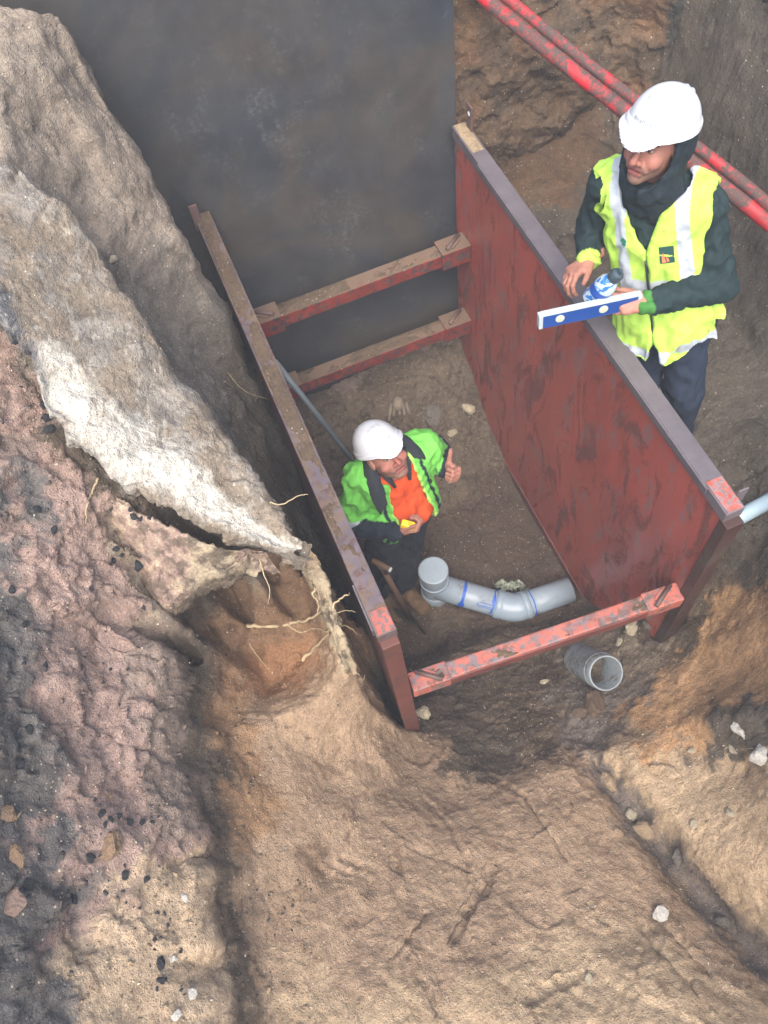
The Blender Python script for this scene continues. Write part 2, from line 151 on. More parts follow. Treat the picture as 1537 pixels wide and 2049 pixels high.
GROOVES=[(0.012,0.03,[(0.212,0.275),(0.144,0.214),(0.051,0.160),(-0.039,0.088)]),(0.01,0.035,[(-0.600,0.829),(-0.617,0.742),(-0.620,0.612)]),(0.014,0.03,[(0.630,-0.111),(0.623,-0.227),(0.662,-0.355),(0.651,-0.447)]),(0.012,0.025,[(0.694,-0.108),(0.715,-0.229),(0.748,-0.349)]),(0.01,0.012,[(-0.384,0.490),(-0.345,0.443),(-0.294,0.405)]),(0.01,0.012,[(-0.338,0.490),(-0.299,0.444),(-0.257,0.420)]),(0.01,0.012,[(-0.288,0.496),(-0.248,0.453),(-0.211,0.432)]),(0.012,0.02,[(-0.331,1.036),(-0.251,0.964),(-0.139,0.945)]),(0.016,0.03,[(0.871,0.804),(0.792,0.640),(0.736,0.469)]),(0.012,0.025,[(0.954,0.786),(0.899,0.632),(0.850,0.480)]),(0.01,0.03,[(-0.684,1.292),(-0.635,1.230),(-0.547,1.169)]),(0.01,0.03,[(-0.763,0.947),(-0.714,0.930),(-0.644,0.889)]),(0.012,0.03,[(-0.603,1.447),(-0.529,1.366),(-0.501,1.282)]),(0.01,0.02,[(0.074,0.641),(0.127,0.494),(0.142,0.334)]),(0.012,0.02,[(0.129,-0.169),(0.256,-0.159),(0.370,-0.174)]),(0.01,0.02,[(-0.256,0.119),(-0.175,0.153),(-0.095,0.209)]),(0.01,0.025,[(-0.980,0.438),(-0.933,0.497),(-0.862,0.522)]),(0.009,0.02,[(0.430,0.591),(0.471,0.481),(0.477,0.328),(0.496,0.194)])]

X0, X1, Y0, Y1, ST = -1.7, 2.75, -0.75, 3.62, 0.0062
def tin_grid(P, x0, y0, nx, ny, st):
    co = [Vector((p[0], p[1])) for p in P]
    vo, eo, fo, ov, oe, of = geometry.delaunay_2d_cdt(co, [], [], 0, 1e-5)
    zz = [P[ov[i][0]][2] if ov[i] else 0 for i in range(len(vo))]
    rr = [P[ov[i][0]][4] if ov[i] else 1 for i in range(len(vo))]
    Z = np.full((ny, nx), 3.3); Rg = np.ones((ny, nx))
    for f in fo:
        a, b, c = [np.array(vo[i]) for i in f]
        i0 = max(0, int((min(a[0], b[0], c[0]) - x0) / st)); i1 = min(nx - 1, int((max(a[0], b[0], c[0]) - x0) / st) + 1)
        j0 = max(0, int((min(a[1], b[1], c[1]) - y0) / st)); j1 = min(ny - 1, int((max(a[1], b[1], c[1]) - y0) / st) + 1)
        if i1 < i0 or j1 < j0: continue
        gx, gy = np.meshgrid(x0 + st * np.arange(i0, i1 + 1), y0 + st * np.arange(j0, j1 + 1))
        d = (b[1] - c[1]) * (a[0] - c[0]) + (c[0] - b[0]) * (a[1] - c[1])
        if abs(d) < 1e-12: continue
        l0 = ((b[1] - c[1]) * (gx - c[0]) + (c[0] - b[0]) * (gy - c[1])) / d
        l1 = ((c[1] - a[1]) * (gx - c[0]) + (a[0] - c[0]) * (gy - c[1])) / d
        l2 = 1 - l0 - l1
        ins = (l0 >= -1e-6) & (l1 >= -1e-6) & (l2 >= -1e-6)
        z = l0 * zz[f[0]] + l1 * zz[f[1]] + l2 * zz[f[2]]; r = l0 * rr[f[0]] + l1 * rr[f[1]] + l2 * rr[f[2]]
        Z[j0:j1 + 1, i0:i1 + 1][ins] = z[ins]; Rg[j0:j1 + 1, i0:i1 + 1][ins] = r[ins]
    return Z, Rg
def blur(Z, s):
    r = int(3 * s); k = np.exp(-0.5 * (np.arange(-r, r + 1) / s) ** 2); k /= k.sum()
    for ax in (0, 1):
        Zp = np.pad(Z, [(r, r) if a == ax else (0, 0) for a in (0, 1)], mode='edge'); o = np.zeros_like(Z)
        for i, kk in enumerate(k): o += kk * (Zp[i:i + Z.shape[0], :] if ax == 0 else Zp[:, i:i + Z.shape[1]])
        Z = o
    return Z
nx = int((X1 - X0) / ST) + 1; ny = int((Y1 - Y0) / ST) + 1
TZ, TR = tin_grid(TP, X0, Y0, nx, ny, ST)
TZ = blur(TZ, 2.8); TR = blur(TR, 6)
GX, GY = np.meshgrid(X0 + ST * np.arange(nx), Y0 + ST * np.arange(ny))
def tz(x, y):
    """height of the finished ground"""
    i = min(nx - 2, max(0, (x - X0) / ST)); j = min(ny - 2, max(0, (y - Y0) / ST))
    return float(TZ[int(j), int(i)])
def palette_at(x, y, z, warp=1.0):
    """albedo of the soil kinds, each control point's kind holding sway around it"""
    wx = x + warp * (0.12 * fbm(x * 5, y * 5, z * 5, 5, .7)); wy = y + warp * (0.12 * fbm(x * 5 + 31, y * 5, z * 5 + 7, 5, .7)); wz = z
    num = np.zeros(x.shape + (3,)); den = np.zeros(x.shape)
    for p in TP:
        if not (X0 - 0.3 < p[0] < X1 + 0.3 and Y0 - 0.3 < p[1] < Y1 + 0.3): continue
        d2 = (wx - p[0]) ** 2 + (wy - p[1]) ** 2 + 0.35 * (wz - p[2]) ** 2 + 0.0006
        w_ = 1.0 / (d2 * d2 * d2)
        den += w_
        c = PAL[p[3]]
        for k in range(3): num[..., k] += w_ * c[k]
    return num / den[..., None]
def grid_mesh(name, V, nyy, nxx, colors=None, closed=False):
    me = bpy.data.meshes.new(name); nv = nyy * nxx
    idx = np.arange(nv).reshape(nyy, nxx)
    q = np.stack([idx[:-1, :-1], idx[:-1, 1:], idx[1:, 1:], idx[1:, :-1]], -1).reshape(-1, 4)
    me.vertices.add(nv); me.vertices.foreach_set('co', V.astype(np.float32).ravel())
    me.loops.add(q.size); me.loops.foreach_set('vertex_index', q.astype(np.int32).ravel())
    me.polygons.add(len(q)); me.polygons.foreach_set('loop_start', np.arange(0, q.size, 4, dtype=np.int32))
    me.update(); me.validate()
    me.polygons.foreach_set('use_smooth', np.ones(len(me.polygons), bool))
    if colors is not None:
        a = me.color_attributes.new('Col', 'FLOAT_COLOR', 'POINT')
        a.data.foreach_set('color', np.concatenate([colors, np.ones((nv, 1))], 1).astype(np.float32).ravel())
    return me
def facets(x, y, z, f, seed):
    """broken-earth facets: every Voronoi cell is a tilted plane"""
    px, py, pz = x * f + seed, y * f, z * f
    px = px + .35 * noise3(px * 2.3, py * 2.3, pz * 2.3); py = py + .35 * noise3(px * 2.3 + 40, py * 2.3, pz * 2.3)
    bx, by, bz = np.floor(px - .5).astype(np.int64), np.floor(py - .5).astype(np.int64), np.floor(pz - .5).astype(np.int64)
    best = np.full(x.shape, 9.0); val = np.zeros(x.shape)
    for i in (0, 1):
        for j in (0, 1):
            for k in (0, 1):
                h_ = _h(bx + i, by + j, bz + k); o_ = _grad[h_]; t_ = _grad[(h_ + 77) & 511]
                dx, dy, dz = px - (bx + i + .5 + .38 * o_[..., 0]), py - (by + j + .5 + .38 * o_[..., 1]), pz - (bz + k + .5 + .38 * o_[..., 2])
                d2 = dx * dx + dy * dy + dz * dz; m_ = d2 < best
                best = np.where(m_, d2, best); val = np.where(m_, t_[..., 0] * dx + t_[..., 1] * dy + t_[..., 2] * dz + .35 * t_[..., 2], val)
    return val
def sm_(a, lo, hi):
    t = np.clip((a - lo) / (hi - lo), 0, 1); return t * t * (3 - 2 * t)
def displace(V, Nn, rough, amp=1.0):
    x, y, z = V[..., 0], V[..., 1], V[..., 2]
    base = 0.040 * fbm(x * 2.4, y * 2.4, z * 2.4, 6, .47)
    wx_, wy_ = x + .02 * noise3(x * 11, y * 11, z * 11), y + .02 * noise3(x * 11 + 40, y * 11, z * 11)
    clod = 0.020 * np.maximum(0, fbm(wx_ * 10 + 9, wy_ * 10, z * 10, 3, .55) - 0.12)
    ledge = fbm(x * 4.5 + 70, y * 4.5, z * 6, 3, .5); ledge = 0.045 * (sm_(ledge, .05, .14) - .5)
    fine = 0.0032 * fbm(x * 30, y * 30, z * 30, 2, .6) + 0.0022 * noise3(x * 70, y * 70, z * 70)
    rr_ = np.clip(rough - .75, 0, 1)
    crum = .010 * (np.abs(fbm(wx_ * 20, wy_ * 20, z * 20, 3, .6)) - .25)
    fc = .014 * facets(x, y, z, 9.0, 3.0) * (.18 + .9 * rr_) + .030 * facets(x, y, z, 3.6, 11.0) * (.30 + .9 * rr_) + .007 * facets(x, y, z, 24.0, 5.0) * (.30 + .8 * rr_)
    d = amp * (fc + (.4 + .3 * rough) * base + 1.0 * rr_ * crum + (.2 + 1.3 * rr_) * clod + .5 * rr_ * ledge + (.5 + .8 * rough) * fine)
    return V + Nn * d[..., None], d
for (wd_, dp_, pts_) in GROOVES:      # cracks, tooth scrapes and runnels
    for (ax_, ay_), (bx_, by_) in zip(pts_[:-1], pts_[1:]):
        i0 = max(0, int((min(ax_, bx_) - .06 - X0) / ST)); i1 = min(nx, int((max(ax_, bx_) + .06 - X0) / ST) + 1)
        j0 = max(0, int((min(ay_, by_) - .06 - Y0) / ST)); j1 = min(ny, int((max(ay_, by_) + .06 - Y0) / ST) + 1)
        gx2 = GX[j0:j1, i0:i1]; gy2 = GY[j0:j1, i0:i1]; gx2 = gx2 + .010 * noise3(gx2 * 22, gy2 * 22, gx2 * 0); gy2 = gy2 + .010 * noise3(gx2 * 22 + 7, gy2 * 22, gx2 * 0 + 3)
        l2 = (bx_ - ax_) ** 2 + (by_ - ay_) ** 2 + 1e-9
        tt_ = np.clip(((gx2 - ax_) * (bx_ - ax_) + (gy2 - ay_) * (by_ - ay_)) / l2, 0, 1)
        dd_ = np.hypot(gx2 - ax_ - tt_ * (bx_ - ax_), gy2 - ay_ - tt_ * (by_ - ay_))
        TZ[j0:j1, i0:i1] -= dp_ * np.exp(-(dd_ / wd_) ** 2) * .7
gy_, gx_ = np.gradient(TZ, ST)
Nn = np.stack([-gx_, -gy_, np.ones_like(TZ)], -1); Nn /= np.linalg.norm(Nn, axis=-1)[..., None]
V = np.stack([GX, GY, TZ], -1)
V2, dd = displace(V, Nn, TR)
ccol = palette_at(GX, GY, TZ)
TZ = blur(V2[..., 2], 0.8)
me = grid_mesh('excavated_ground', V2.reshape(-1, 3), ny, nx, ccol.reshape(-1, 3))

def soil_material(name='soil', attr=True, base=(0.2, 0.15, 0.1), grit=1.0):
    mt, n, b = newmat(name)
    c = coords(n)
    if attr:
        a = nd(n, 'Attribute', attribute_name='Col'); base = a.outputs['Color']
    n1 = noise_n(n, c, 4.0, 6, .65); n2 = noise_n(n, c, 19.0, 6, .7); n3 = noise_n(n, c, 90.0, 4, .7)
    col = mix(n, 1.0, base, ramp(n, n1, [(.3, (.80, .78, .76)), (.7, (1.2, 1.2, 1.2))]), 'MULTIPLY')
    col = mix(n, 1.0, col, ramp(n, n2, [(.28, (.66, .64, .62)), (.50, (1, 1, 1)), (.75, (1.28, 1.27, 1.25))]), 'MULTIPLY')
    col = mix(n, .8, col, ramp(n, n3, [(.3, (.66, .65, .64)), (.5, (1, 1, 1)), (.70, (1.32, 1.30, 1.27))]), 'MULTIPLY')
    # wet dark patches
    n4 = noise_n(n, c, 7.0, 5, .6, 1.2)
    col = mix(n, rampf(n, n4, .60, .68), col, mix(n, 1.0, col, (.62, .58, .56), 'MULTIPLY'))
    # pale grit grains
    v = nd(n, 'TexVoronoi'); n.links.new(c, v.inputs['Vector']); v.inputs['Scale'].default_value = 85.0; v.inputs['Randomness'].default_value = 1
    sep = nd(n, 'SeparateColor'); n.links.new(v.outputs['Color'], sep.inputs[0])
    pick = rampf(n, sep.outputs[0], .88, .90); near = ramp(n, v.outputs['Distance'], [(.16, (1, 1, 1)), (.34, (0, 0, 0))])
    gm = mix(n, 1.0, pick, near, 'MULTIPLY'); patch = rampf(n, noise_n(n, c, 5.0, 3, .6), .36, .56)
    gm = mix(n, 1.0, gm, patch, 'MULTIPLY')
    col = mix(n, gm, col, mix(n, sep.outputs[1], srgb(190, 175, 150, .8 * grit), srgb(225, 215, 200, .8 * grit)))
    setc(n, b, col)
    setr(n, b, ramp(n, n2, [(.3, (.62,) * 3), (.6, (.92,) * 3)]))
    b.inputs['Specular IOR Level'].default_value = 0.35
    h = mix(n, .5, noise_n(n, c, 60.0, 5, .75), mix(n, .4, noise_n(n, c, 160.0, 3, .7), near))
    bp = bump(n, b, noise_n(n, c, 24.0, 6, .75), .55, .05); bump(n, b, h, .75, .02, bp)
    return mt
M_SOIL = soil_material()
ground = props(link('excavated_ground', me, M_SOIL), kind='structure')

# ---- the level ground around the excavation, out to the horizon
bm = bmesh.new()
def quad(bm, a, b, c, d):
    bm.faces.new([bm.verts.new(p) for p in (a, b, c, d)])
zr, off, far = 3.28, 1.8, 400.0
ox0, ox1, oy0, oy1 = X0 - off, X1 + off, Y0 - off, Y1 + off
quad(bm, (-far, -far, zr), (ox0, -far, zr), (ox0, far, zr), (-far, far, zr)); quad(bm, (ox1, -far, zr), (far, -far, zr), (far, far, zr), (ox1, far, zr))
quad(bm, (ox0, oy1, zr), (ox1, oy1, zr), (ox1, far, zr), (ox0, far, zr)); quad(bm, (ox0, -far, zr), (ox1, -far, zr), (ox1, oy0, zr), (ox0, oy0, zr))
# banks rising from the edge of the dug ground to the level around it
def bank(edge, outer):
    n_ = len(edge); rows = []
    for k_ in range(9):
        s_ = k_ / 8; rows.append([bm.verts.new((e[0] + (o[0] - e[0]) * s_, e[1] + (o[1] - e[1]) * s_, e[2] + (zr - e[2]) * math.sin(s_ * math.pi / 2) - (.006 if k_ == 0 else 0))) for e, o in zip(edge, outer)])
    for k_ in range(8):
        for i in range(n_ - 1): bm.faces.new((rows[k_][i], rows[k_][i + 1], rows[k_ + 1][i + 1], rows[k_ + 1][i]))
lerp_ = lambda a_, b_, n_: [a_ + (b_ - a_) * i / (n_ - 1) for i in range(n_)]
for E_ in (V2[0, ::4], V2[-1, ::4]):
    yo = oy0 if E_ is not None and E_[0][1] < 1 else oy1
    bank([tuple(p) for p in E_], [(x_, yo) for x_ in lerp_(ox0, ox1, len(E_))])
for E_ in (V2[::4, 0], V2[::4, -1]):
    xo = ox0 if E_[0][0] < 0 else ox1
    bank([tuple(p) for p in E_], [(xo, y_) for y_ in lerp_(oy0, oy1, len(E_))])
for f_ in bm.faces: f_.smooth = True
me = bpy.data.meshes.new('ground'); bm.to_mesh(me); bm.free()
props(link('ground', me, soil_material('outer_soil', False, srgb(120, 112, 100, KA))), kind='structure')

# ================================================================ pale crust slab overhanging the left bank, and the trench walls
def interp_rows(rows, u):
    n = len(rows) - 1; t = u * n; i = np.minimum(t.astype(int), n - 1); f = (t - i)[:, None]
    # Catmull-Rom
    def r(k): return rows[np.clip(k, 0, n)]
    p0, p1, p2, p3 = r(i - 1), r(i), r(i + 1), r(i + 2)
    return 0.5 * (2 * p1 + (p2 - p0) * f + (2 * p0 - 5 * p1 + 4 * p2 - p3) * f ** 2 + (3 * p1 - p0 - 3 * p2 + p3) * f ** 3)
def lay(cc, c, a): return cc * (1 - a[..., None]) + np.asarray(c) * a[..., None]
def sm(a, lo, hi):
    t = np.clip((a - lo) / (hi - lo), 0, 1); return t * t * (3 - 2 * t)
def crust(name, rows, nu, nt, k, d0, d1, colf, seed, rg=(.03, .05), wav=1.0):
    uu = np.linspace(0, 1, nu); vv = np.linspace(0, 1, nt)
    E_ = interp_rows(np.array([r[0] for r in rows]), uu); L_ = interp_rows(np.array([r[1] for r in rows]), uu)
    rag = rg[0] * fbm(uu * 14, uu * 0 + 3.3 + seed, uu * 0, 4, .65); rag2 = rg[1] * fbm(uu * 11, uu * 0 + 9.3 + seed, uu * 0, 5, .68)
    top = E_[:, None, :] * (1 - vv[None, :, None]) + L_[:, None, :] * vv[None, :, None]
    dirv = (L_ - E_); dirv = dirv / np.maximum(np.linalg.norm(dirv, axis=1)[:, None], 1e-6)
    wE = np.exp(-vv / .12)[None, :, None]; wL = np.exp(-(1 - vv) / .12)[None, :, None]
    top = top + dirv[:, None, :] * (rag[:, None, None] * wE + rag2[:, None, None] * wL)
    top[..., 2] += (-0.03 * np.sin(np.pi * vv) ** 2)[None, :] - 0.035 * wE[..., 0] ** 2 - 0.015 * wL[..., 0] ** 2
    x, y, z = top[..., 0], top[..., 1], top[..., 2]
    top[..., 2] += wav * (0.028 * fbm(x * 4 + 5 + seed, y * 4, z * 2, 3, .5) + 0.010 * fbm(x * 15, y * 15, z * 8, 4, .6) + .003 * noise3(x * 60, y * 60, z * 60))
    top[..., 2] += wav * (.020 * facets(x, y, z, 5.0, seed + 1) + .007 * facets(x, y, z, 14.0, seed + 2))
    def skirt(edge, sgn, depth):
        out = []
        for q in range(1, k + 1):
            t = q / k
            p_ = edge + dirv * (sgn * 0.03 * math.sin(min(1, t * 2) * math.pi / 2) * (1 - t) - sgn * 0.06 * t)
            p_[:, 2] -= depth * t
            p_ += dirv * sgn * (.014 * fbm(p_[:, 0] * 18, p_[:, 1] * 18, p_[:, 2] * 18, 4, .6))[:, None]
            out.append(p_)
        return np.stack(out, 1)
    SV = np.concatenate([skirt(top[:, 0], -1, d0)[:, ::-1], top, skirt(top[:, -1], 1, d1)], 1)
    # curl in under the rim so that it reads as a slab
    tt = np.concatenate([np.zeros(k), vv, np.ones(k)]); sk = np.concatenate([np.linspace(1, 0, k), np.zeros(nt), -np.linspace(0, 1, k)])
    um = np.repeat(uu[:, None], SV.shape[1], 1); tm = np.repeat(tt[None], nu, 0); skm = np.repeat(sk[None], nu, 0)
    x, y, z = SV[..., 0], SV[..., 1], SV[..., 2]
    cc = colf(um, tm, skm, fbm(x * 5, y * 5, z * 5, 4, .6), fbm(x * 16 + 4, y * 16, z * 16, 4, .65), SV)
    return props(link(name, grid_mesh(name, SV.reshape(-1, 3), nu, SV.shape[1], cc.reshape(-1, 3)), M_SOIL), kind='structure')
white = np.array(srgb(220, 216, 204, .86)); grey = np.array(srgb(132, 126, 118, KA * .85)); tan = np.array(srgb(150, 138, 122, KA * .72)); drk = np.array(srgb(86, 78, 70, KA)); blu = np.array(srgb(84, 86, 92, KA))
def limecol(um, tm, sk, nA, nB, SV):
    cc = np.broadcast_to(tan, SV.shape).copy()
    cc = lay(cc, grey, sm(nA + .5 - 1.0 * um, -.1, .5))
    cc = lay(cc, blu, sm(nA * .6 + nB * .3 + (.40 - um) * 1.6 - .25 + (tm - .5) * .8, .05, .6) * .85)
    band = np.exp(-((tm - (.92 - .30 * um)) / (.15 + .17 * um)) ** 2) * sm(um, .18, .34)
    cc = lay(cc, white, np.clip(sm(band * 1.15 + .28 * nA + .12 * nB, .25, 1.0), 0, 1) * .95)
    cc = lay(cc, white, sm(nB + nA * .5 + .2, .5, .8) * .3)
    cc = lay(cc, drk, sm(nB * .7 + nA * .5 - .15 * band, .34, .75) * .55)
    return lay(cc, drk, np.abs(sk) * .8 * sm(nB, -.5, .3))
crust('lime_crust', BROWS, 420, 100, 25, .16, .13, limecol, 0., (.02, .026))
def ledgecol(um, tm, sk, nA, nB, SV):
    cc = np.broadcast_to(np.array(PAL['tc']), SV.shape).copy()
    cc = cc * .85; cc = lay(cc, PAL['rd'], sm(nA - .1 + .6 * (1 - um), 0, .4) * .9); cc = lay(cc, PAL['dk'], sm(nB, .1, .4) * .7); cc = lay(cc, PAL['pr'], sm(-nB + um * .3, .2, .5) * .6)
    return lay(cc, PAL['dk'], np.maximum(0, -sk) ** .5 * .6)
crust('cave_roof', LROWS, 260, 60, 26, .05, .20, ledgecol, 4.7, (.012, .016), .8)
def rimcol(um, tm, sk, nA, nB, SV):
    cc = np.broadcast_to(np.array(PAL['pr']) * .8, SV.shape).copy()
    cc = lay(cc, PAL['ft'], sm(nA, -.1, .3) * .8); cc = lay(cc, PAL['dk'], sm(nB, .05, .4) * .8)
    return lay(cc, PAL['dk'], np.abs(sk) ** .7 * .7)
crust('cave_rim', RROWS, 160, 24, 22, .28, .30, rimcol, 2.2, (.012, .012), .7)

def wall_strip(path, z0, z1, batter, colfun, name):
    P = np.array(path, float); seg = np.linalg.norm(np.diff(P, axis=0), axis=1); s = np.concatenate([[0], np.cumsum(seg)])
    ns = int(s[-1] / .009); nz = int((z1 - z0) / .009)
    q = np.linspace(0, s[-1], ns); px = np.interp(q, s, P[:, 0]); py = np.interp(q, s, P[:, 1])
    ker = np.hanning(41); ker /= ker.sum()
    px = np.convolve(np.pad(px, 20, 'edge'), ker, 'valid'); py = np.convolve(np.pad(py, 20, 'edge'), ker, 'valid')
    tx, ty = np.gradient(px), np.gradient(py); l = np.hypot(tx, ty); nx_, ny_ = -ty / l, tx / l
    zz = np.linspace(z0, z1, nz)
    t = (zz - z0) / (z1 - z0)
    VX = px[None] - nx_[None] * batter * t[:, None]; VY = py[None] - ny_[None] * batter * t[:, None]; VZ = np.repeat(zz[:, None], ns, 1)
    V = np.stack([VX, VY, VZ], -1); N = np.stack([np.broadcast_to(nx_, VX.shape), np.broadcast_to(ny_, VX.shape), 0 * VX + .1], -1)
    x, y, z = VX, VY, VZ
    d = .10 * fbm(x * 1.6, y * 1.6, z * 1.6, 3, .5) + .022 * fbm(x * 7, y * 7, z * 5, 4, .6) + .006 * fbm(x * 40, y * 40, z * 30, 2, .6) + .03 * facets(x, y, z, 4.0, 2.) + .010 * facets(x, y, z, 12.0, 7.)
    V = V + N * d[..., None]
    C = colfun(x, y, z)
    return props(link(name, grid_mesh(name, V.reshape(-1, 3), nz, ns, C.reshape(-1, 3)), M_SOIL), kind='structure')
def wallcol(x, y, z):
    a = np.array(srgb(126, 104, 82, KA * .6)); o = np.array(srgb(146, 112, 82, KA * .62)); g_ = np.array(srgb(84, 84, 80, KA * .55)); b_ = np.array(srgb(96, 84, 70, KA * .6))
    n_ = fbm(x * 3, y * 3, z * 3, 4, .6)
    c = np.broadcast_to(a, x.shape + (3,)).copy()
    c = lay(c, o, sm(n_, .12, .4) * .8); c = lay(c, b_, sm(-n_, .15, .45) * .8)
    c = lay(c, g_, sm(x * .9 - (y - 2.95) * 1.2 + n_ * .25 + (z - 2.2) * .12, 2.02, 2.2))
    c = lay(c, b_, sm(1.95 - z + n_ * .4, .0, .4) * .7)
    return c
wall_strip([(2.75, .55), (2.6, 1.0), (2.48, 1.6), (2.46, 2.2), (2.46, 2.8), (2.40, 3.15), (2.15, 3.33), (1.8, 3.40), (1.3, 3.45)], 1.2, 3.36, .22, wallcol, 'trench_wall')

# ================================================================ boxes, tubes
def bmesh_box(bm, c, size, mat3=None, bev=0.0):
    r = bmesh.ops.create_cube(bm, size=1.0)
    vs = r['verts']
    for v in vs: v.co = Vector((v.co.x * size[0], v.co.y * size[1], v.co.z * size[2]))
    if bev > 0:
        es = list({e for v in vs for e in v.link_edges})
        rr = bmesh.ops.bevel(bm, geom=es, offset=bev, segments=2, affect='EDGES', profile=.6)
        vs = list({v for f in rr['faces'] for v in f.verts} | {v for v in vs if v.is_valid})
    for v in vs:
        if mat3 is not None: v.co = mat3 @ v.co
        v.co += Vector(c)
    return vs
def box(name, c, size, mat, parent, mat3=None, bev=.004):
    bm = bmesh.new(); bmesh_box(bm, c, size, mat3, bev)
    me = bpy.data.meshes.new(name); bm.to_mesh(me); bm.free()
    o = link(name, me, mat); 
    return child(o, parent) if parent else o
def frame_along(a, b, up=(0, 0, 1)):
    a, b = Vector(a), Vector(b); x = (b - a).normalized(); y = Vector(up).cross(x).normalized(); z = x.cross(y)
    return Matrix((x, y, z)).transposed()
def beam(name, a, b, wy, wz, mat, parent, bev=.004, up=(0, 0, 1), slices=0):
    a, b = Vector(a), Vector(b)
    return box(name, (a + b) / 2, ((b - a).length, wy, wz), mat, parent, frame_along(a, b, up), bev)
def tube_pts(pts, radii, seg=16, cap=True):
    """swept tube along points -> (verts, faces)"""
    P = [Vector(p) for p in pts]; n = len(P); vs, fs = [], []
    t0 = (P[1] - P[0]).normalized(); ref = Vector((0, 0, 1)) if abs(t0.z) < .9 else Vector((1, 0, 0)); nrm = t0.cross(ref).normalized()
    for i in range(n):
        t = (P[min(i + 1, n - 1)] - P[max(i - 1, 0)]).normalized()
        nrm = (nrm - t * nrm.dot(t)).normalized(); bn = t.cross(nrm)
        r = radii[i] if hasattr(radii, '__len__') else radii
        for k_ in range(seg):
            a = 2 * math.pi * k_ / seg
            vs.append(P[i] + (nrm * math.cos(a) + bn * math.sin(a)) * r)
    for i in range(n - 1):
        for k_ in range(seg):
            fs.append((i * seg + k_, i * seg + (k_ + 1) % seg, (i + 1) * seg + (k_ + 1) % seg, (i + 1) * seg + k_))
    if cap:
        fs.append(tuple(range(seg - 1, -1, -1))); fs.append(tuple((n - 1) * seg + k_ for k_ in range(seg)))
    return [tuple(v) for v in vs], fs
def tube(name, pts, radii, mat, parent=None, seg=16, cap=True, smooth=True):
    v, f = tube_pts(pts, radii, seg, cap); me = bpy.data.meshes.new(name); me.from_pydata(v, [], f); me.update()
    o = link(name, me, mat)
    for p_ in me.polygons: p_.use_smooth = smooth and len(p_.vertices) == 4
    return child(o, parent) if parent else o
def lathe(name, prof, origin, axis, mat, parent=None, seg=40, smooth=True):
    """profile [(radius, height)] turned about axis from origin"""
    A = Vector(axis).normalized(); q = A.to_track_quat('Z', 'Y').to_matrix(); o_ = Vector(origin); vs, fs = [], []
    for r, h in prof:
        for k_ in range(seg):
            a = 2 * math.pi * k_ / seg; vs.append(tuple(o_ + q @ Vector((r * math.cos(a), r * math.sin(a), h))))
    for i in range(len(prof) - 1):
        for k_ in range(seg): fs.append((i * seg + k_, i * seg + (k_ + 1) % seg, (i + 1) * seg + (k_ + 1) % seg, (i + 1) * seg + k_))
    if prof[0][0] > 1e-5: fs.append(tuple(range(seg - 1, -1, -1)))
    if prof[-1][0] > 1e-5: fs.append(tuple((len(prof) - 1) * seg + k_ for k_ in range(seg)))
    me = bpy.data.meshes.new(name); me.from_pydata(vs, [], fs); me.update()
    for p_ in me.polygons: p_.use_smooth = smooth and len(p_.vertices) == 4
    try: me.set_sharp_from_angle(angle=math.radians(40))
    except Exception: pass
    o = link(name, me, mat)
    return child(o, parent) if parent else o

# ================================================================ metals and plastics
def painted_steel(name, paint, wear, mud, muda=.6, wearlo=.55, rough=.5, upmud=0.0, scale=1.0, streak=False, mudlo=.56):
    mt, n, b = newmat(name); c = coords(n)
    if streak:
        mp = nd(n, 'Mapping'); n.links.new(c, mp.inputs[0]); mp.inputs['Scale'].default_value = (1, 1, .35); cs = mp.outputs[0]
    else: cs = c
    n1 = noise_n(n, cs, 3.0 * scale, 8, .65, .3); n2 = noise_n(n, cs, 11.0 * scale, 8, .7, .5); n3 = noise_n(n, c, 60 * scale, 4, .7)
    col = mix(n, 1.0, paint, ramp(n, n1, [(.3, (.68, .66, .66)), (.7, (1.3, 1.25, 1.25))]), 'MULTIPLY')
    col = mix(n, rampf(n, n2, wearlo, wearlo + .07), col, wear)
    n5 = noise_n(n, cs, 5.5 * scale, 8, .72, .8)
    mm = mix(n, 1.0, rampf(n, n5, mudlo, mudlo + .1), rampf(n, n3, .25, .5), 'MULTIPLY')
    if upmud:
        gm = nd(n, 'NewGeometry'); sx = nd(n, 'SeparateXYZ'); n.links.new(gm.outputs['Normal'], sx.inputs[0])
        upf = mix(n, 1.0, rampf(n, sx.outputs[2], .5, .8), rampf(n, n1, .62 - upmud * .4, .70 - upmud * .4), 'MULTIPLY')
        mm = mix(n, 1.0, mm, upf, 'SCREEN')
    mudc = mix(n, n3, tuple(v * .7 for v in mud), tuple(v * 1.3 for v in mud))
    mf = nd(n, 'Math', operation='MULTIPLY'); n.links.new(mm, mf.inputs[0]); mf.inputs[1].default_value = muda
    col = mix(n, mf.outputs[0], col, mudc)
    setc(n, b, col); setr(n, b, mix(n, mf.outputs[0], (rough,) * 3, (.9,) * 3))
    h = mix(n, .5, n3, mm); bump(n, b, h, .25, .006)
    return mt
MUDC = srgb(134, 114, 94, .5)
M_REDPANEL = painted_steel('red_oxide_panel', srgb(160, 76, 64, .84), srgb(136, 98, 96, .8), srgb(92, 50, 42, .9), .9, .54, .30, streak=True, scale=1.3, mudlo=.51)
M_REDOUT = painted_steel('red_oxide_outer', srgb(112, 66, 57, .7), srgb(72, 58, 56, .7), srgb(88, 72, 60, .8), .8, .56, .6)
M_RAILL = painted_steel('muddy_rail', srgb(116, 106, 114, .55), srgb(98, 66, 64, .55), srgb(134, 112, 92, .5), .95, .52, .5, upmud=.25, scale=2.0, mudlo=.50)
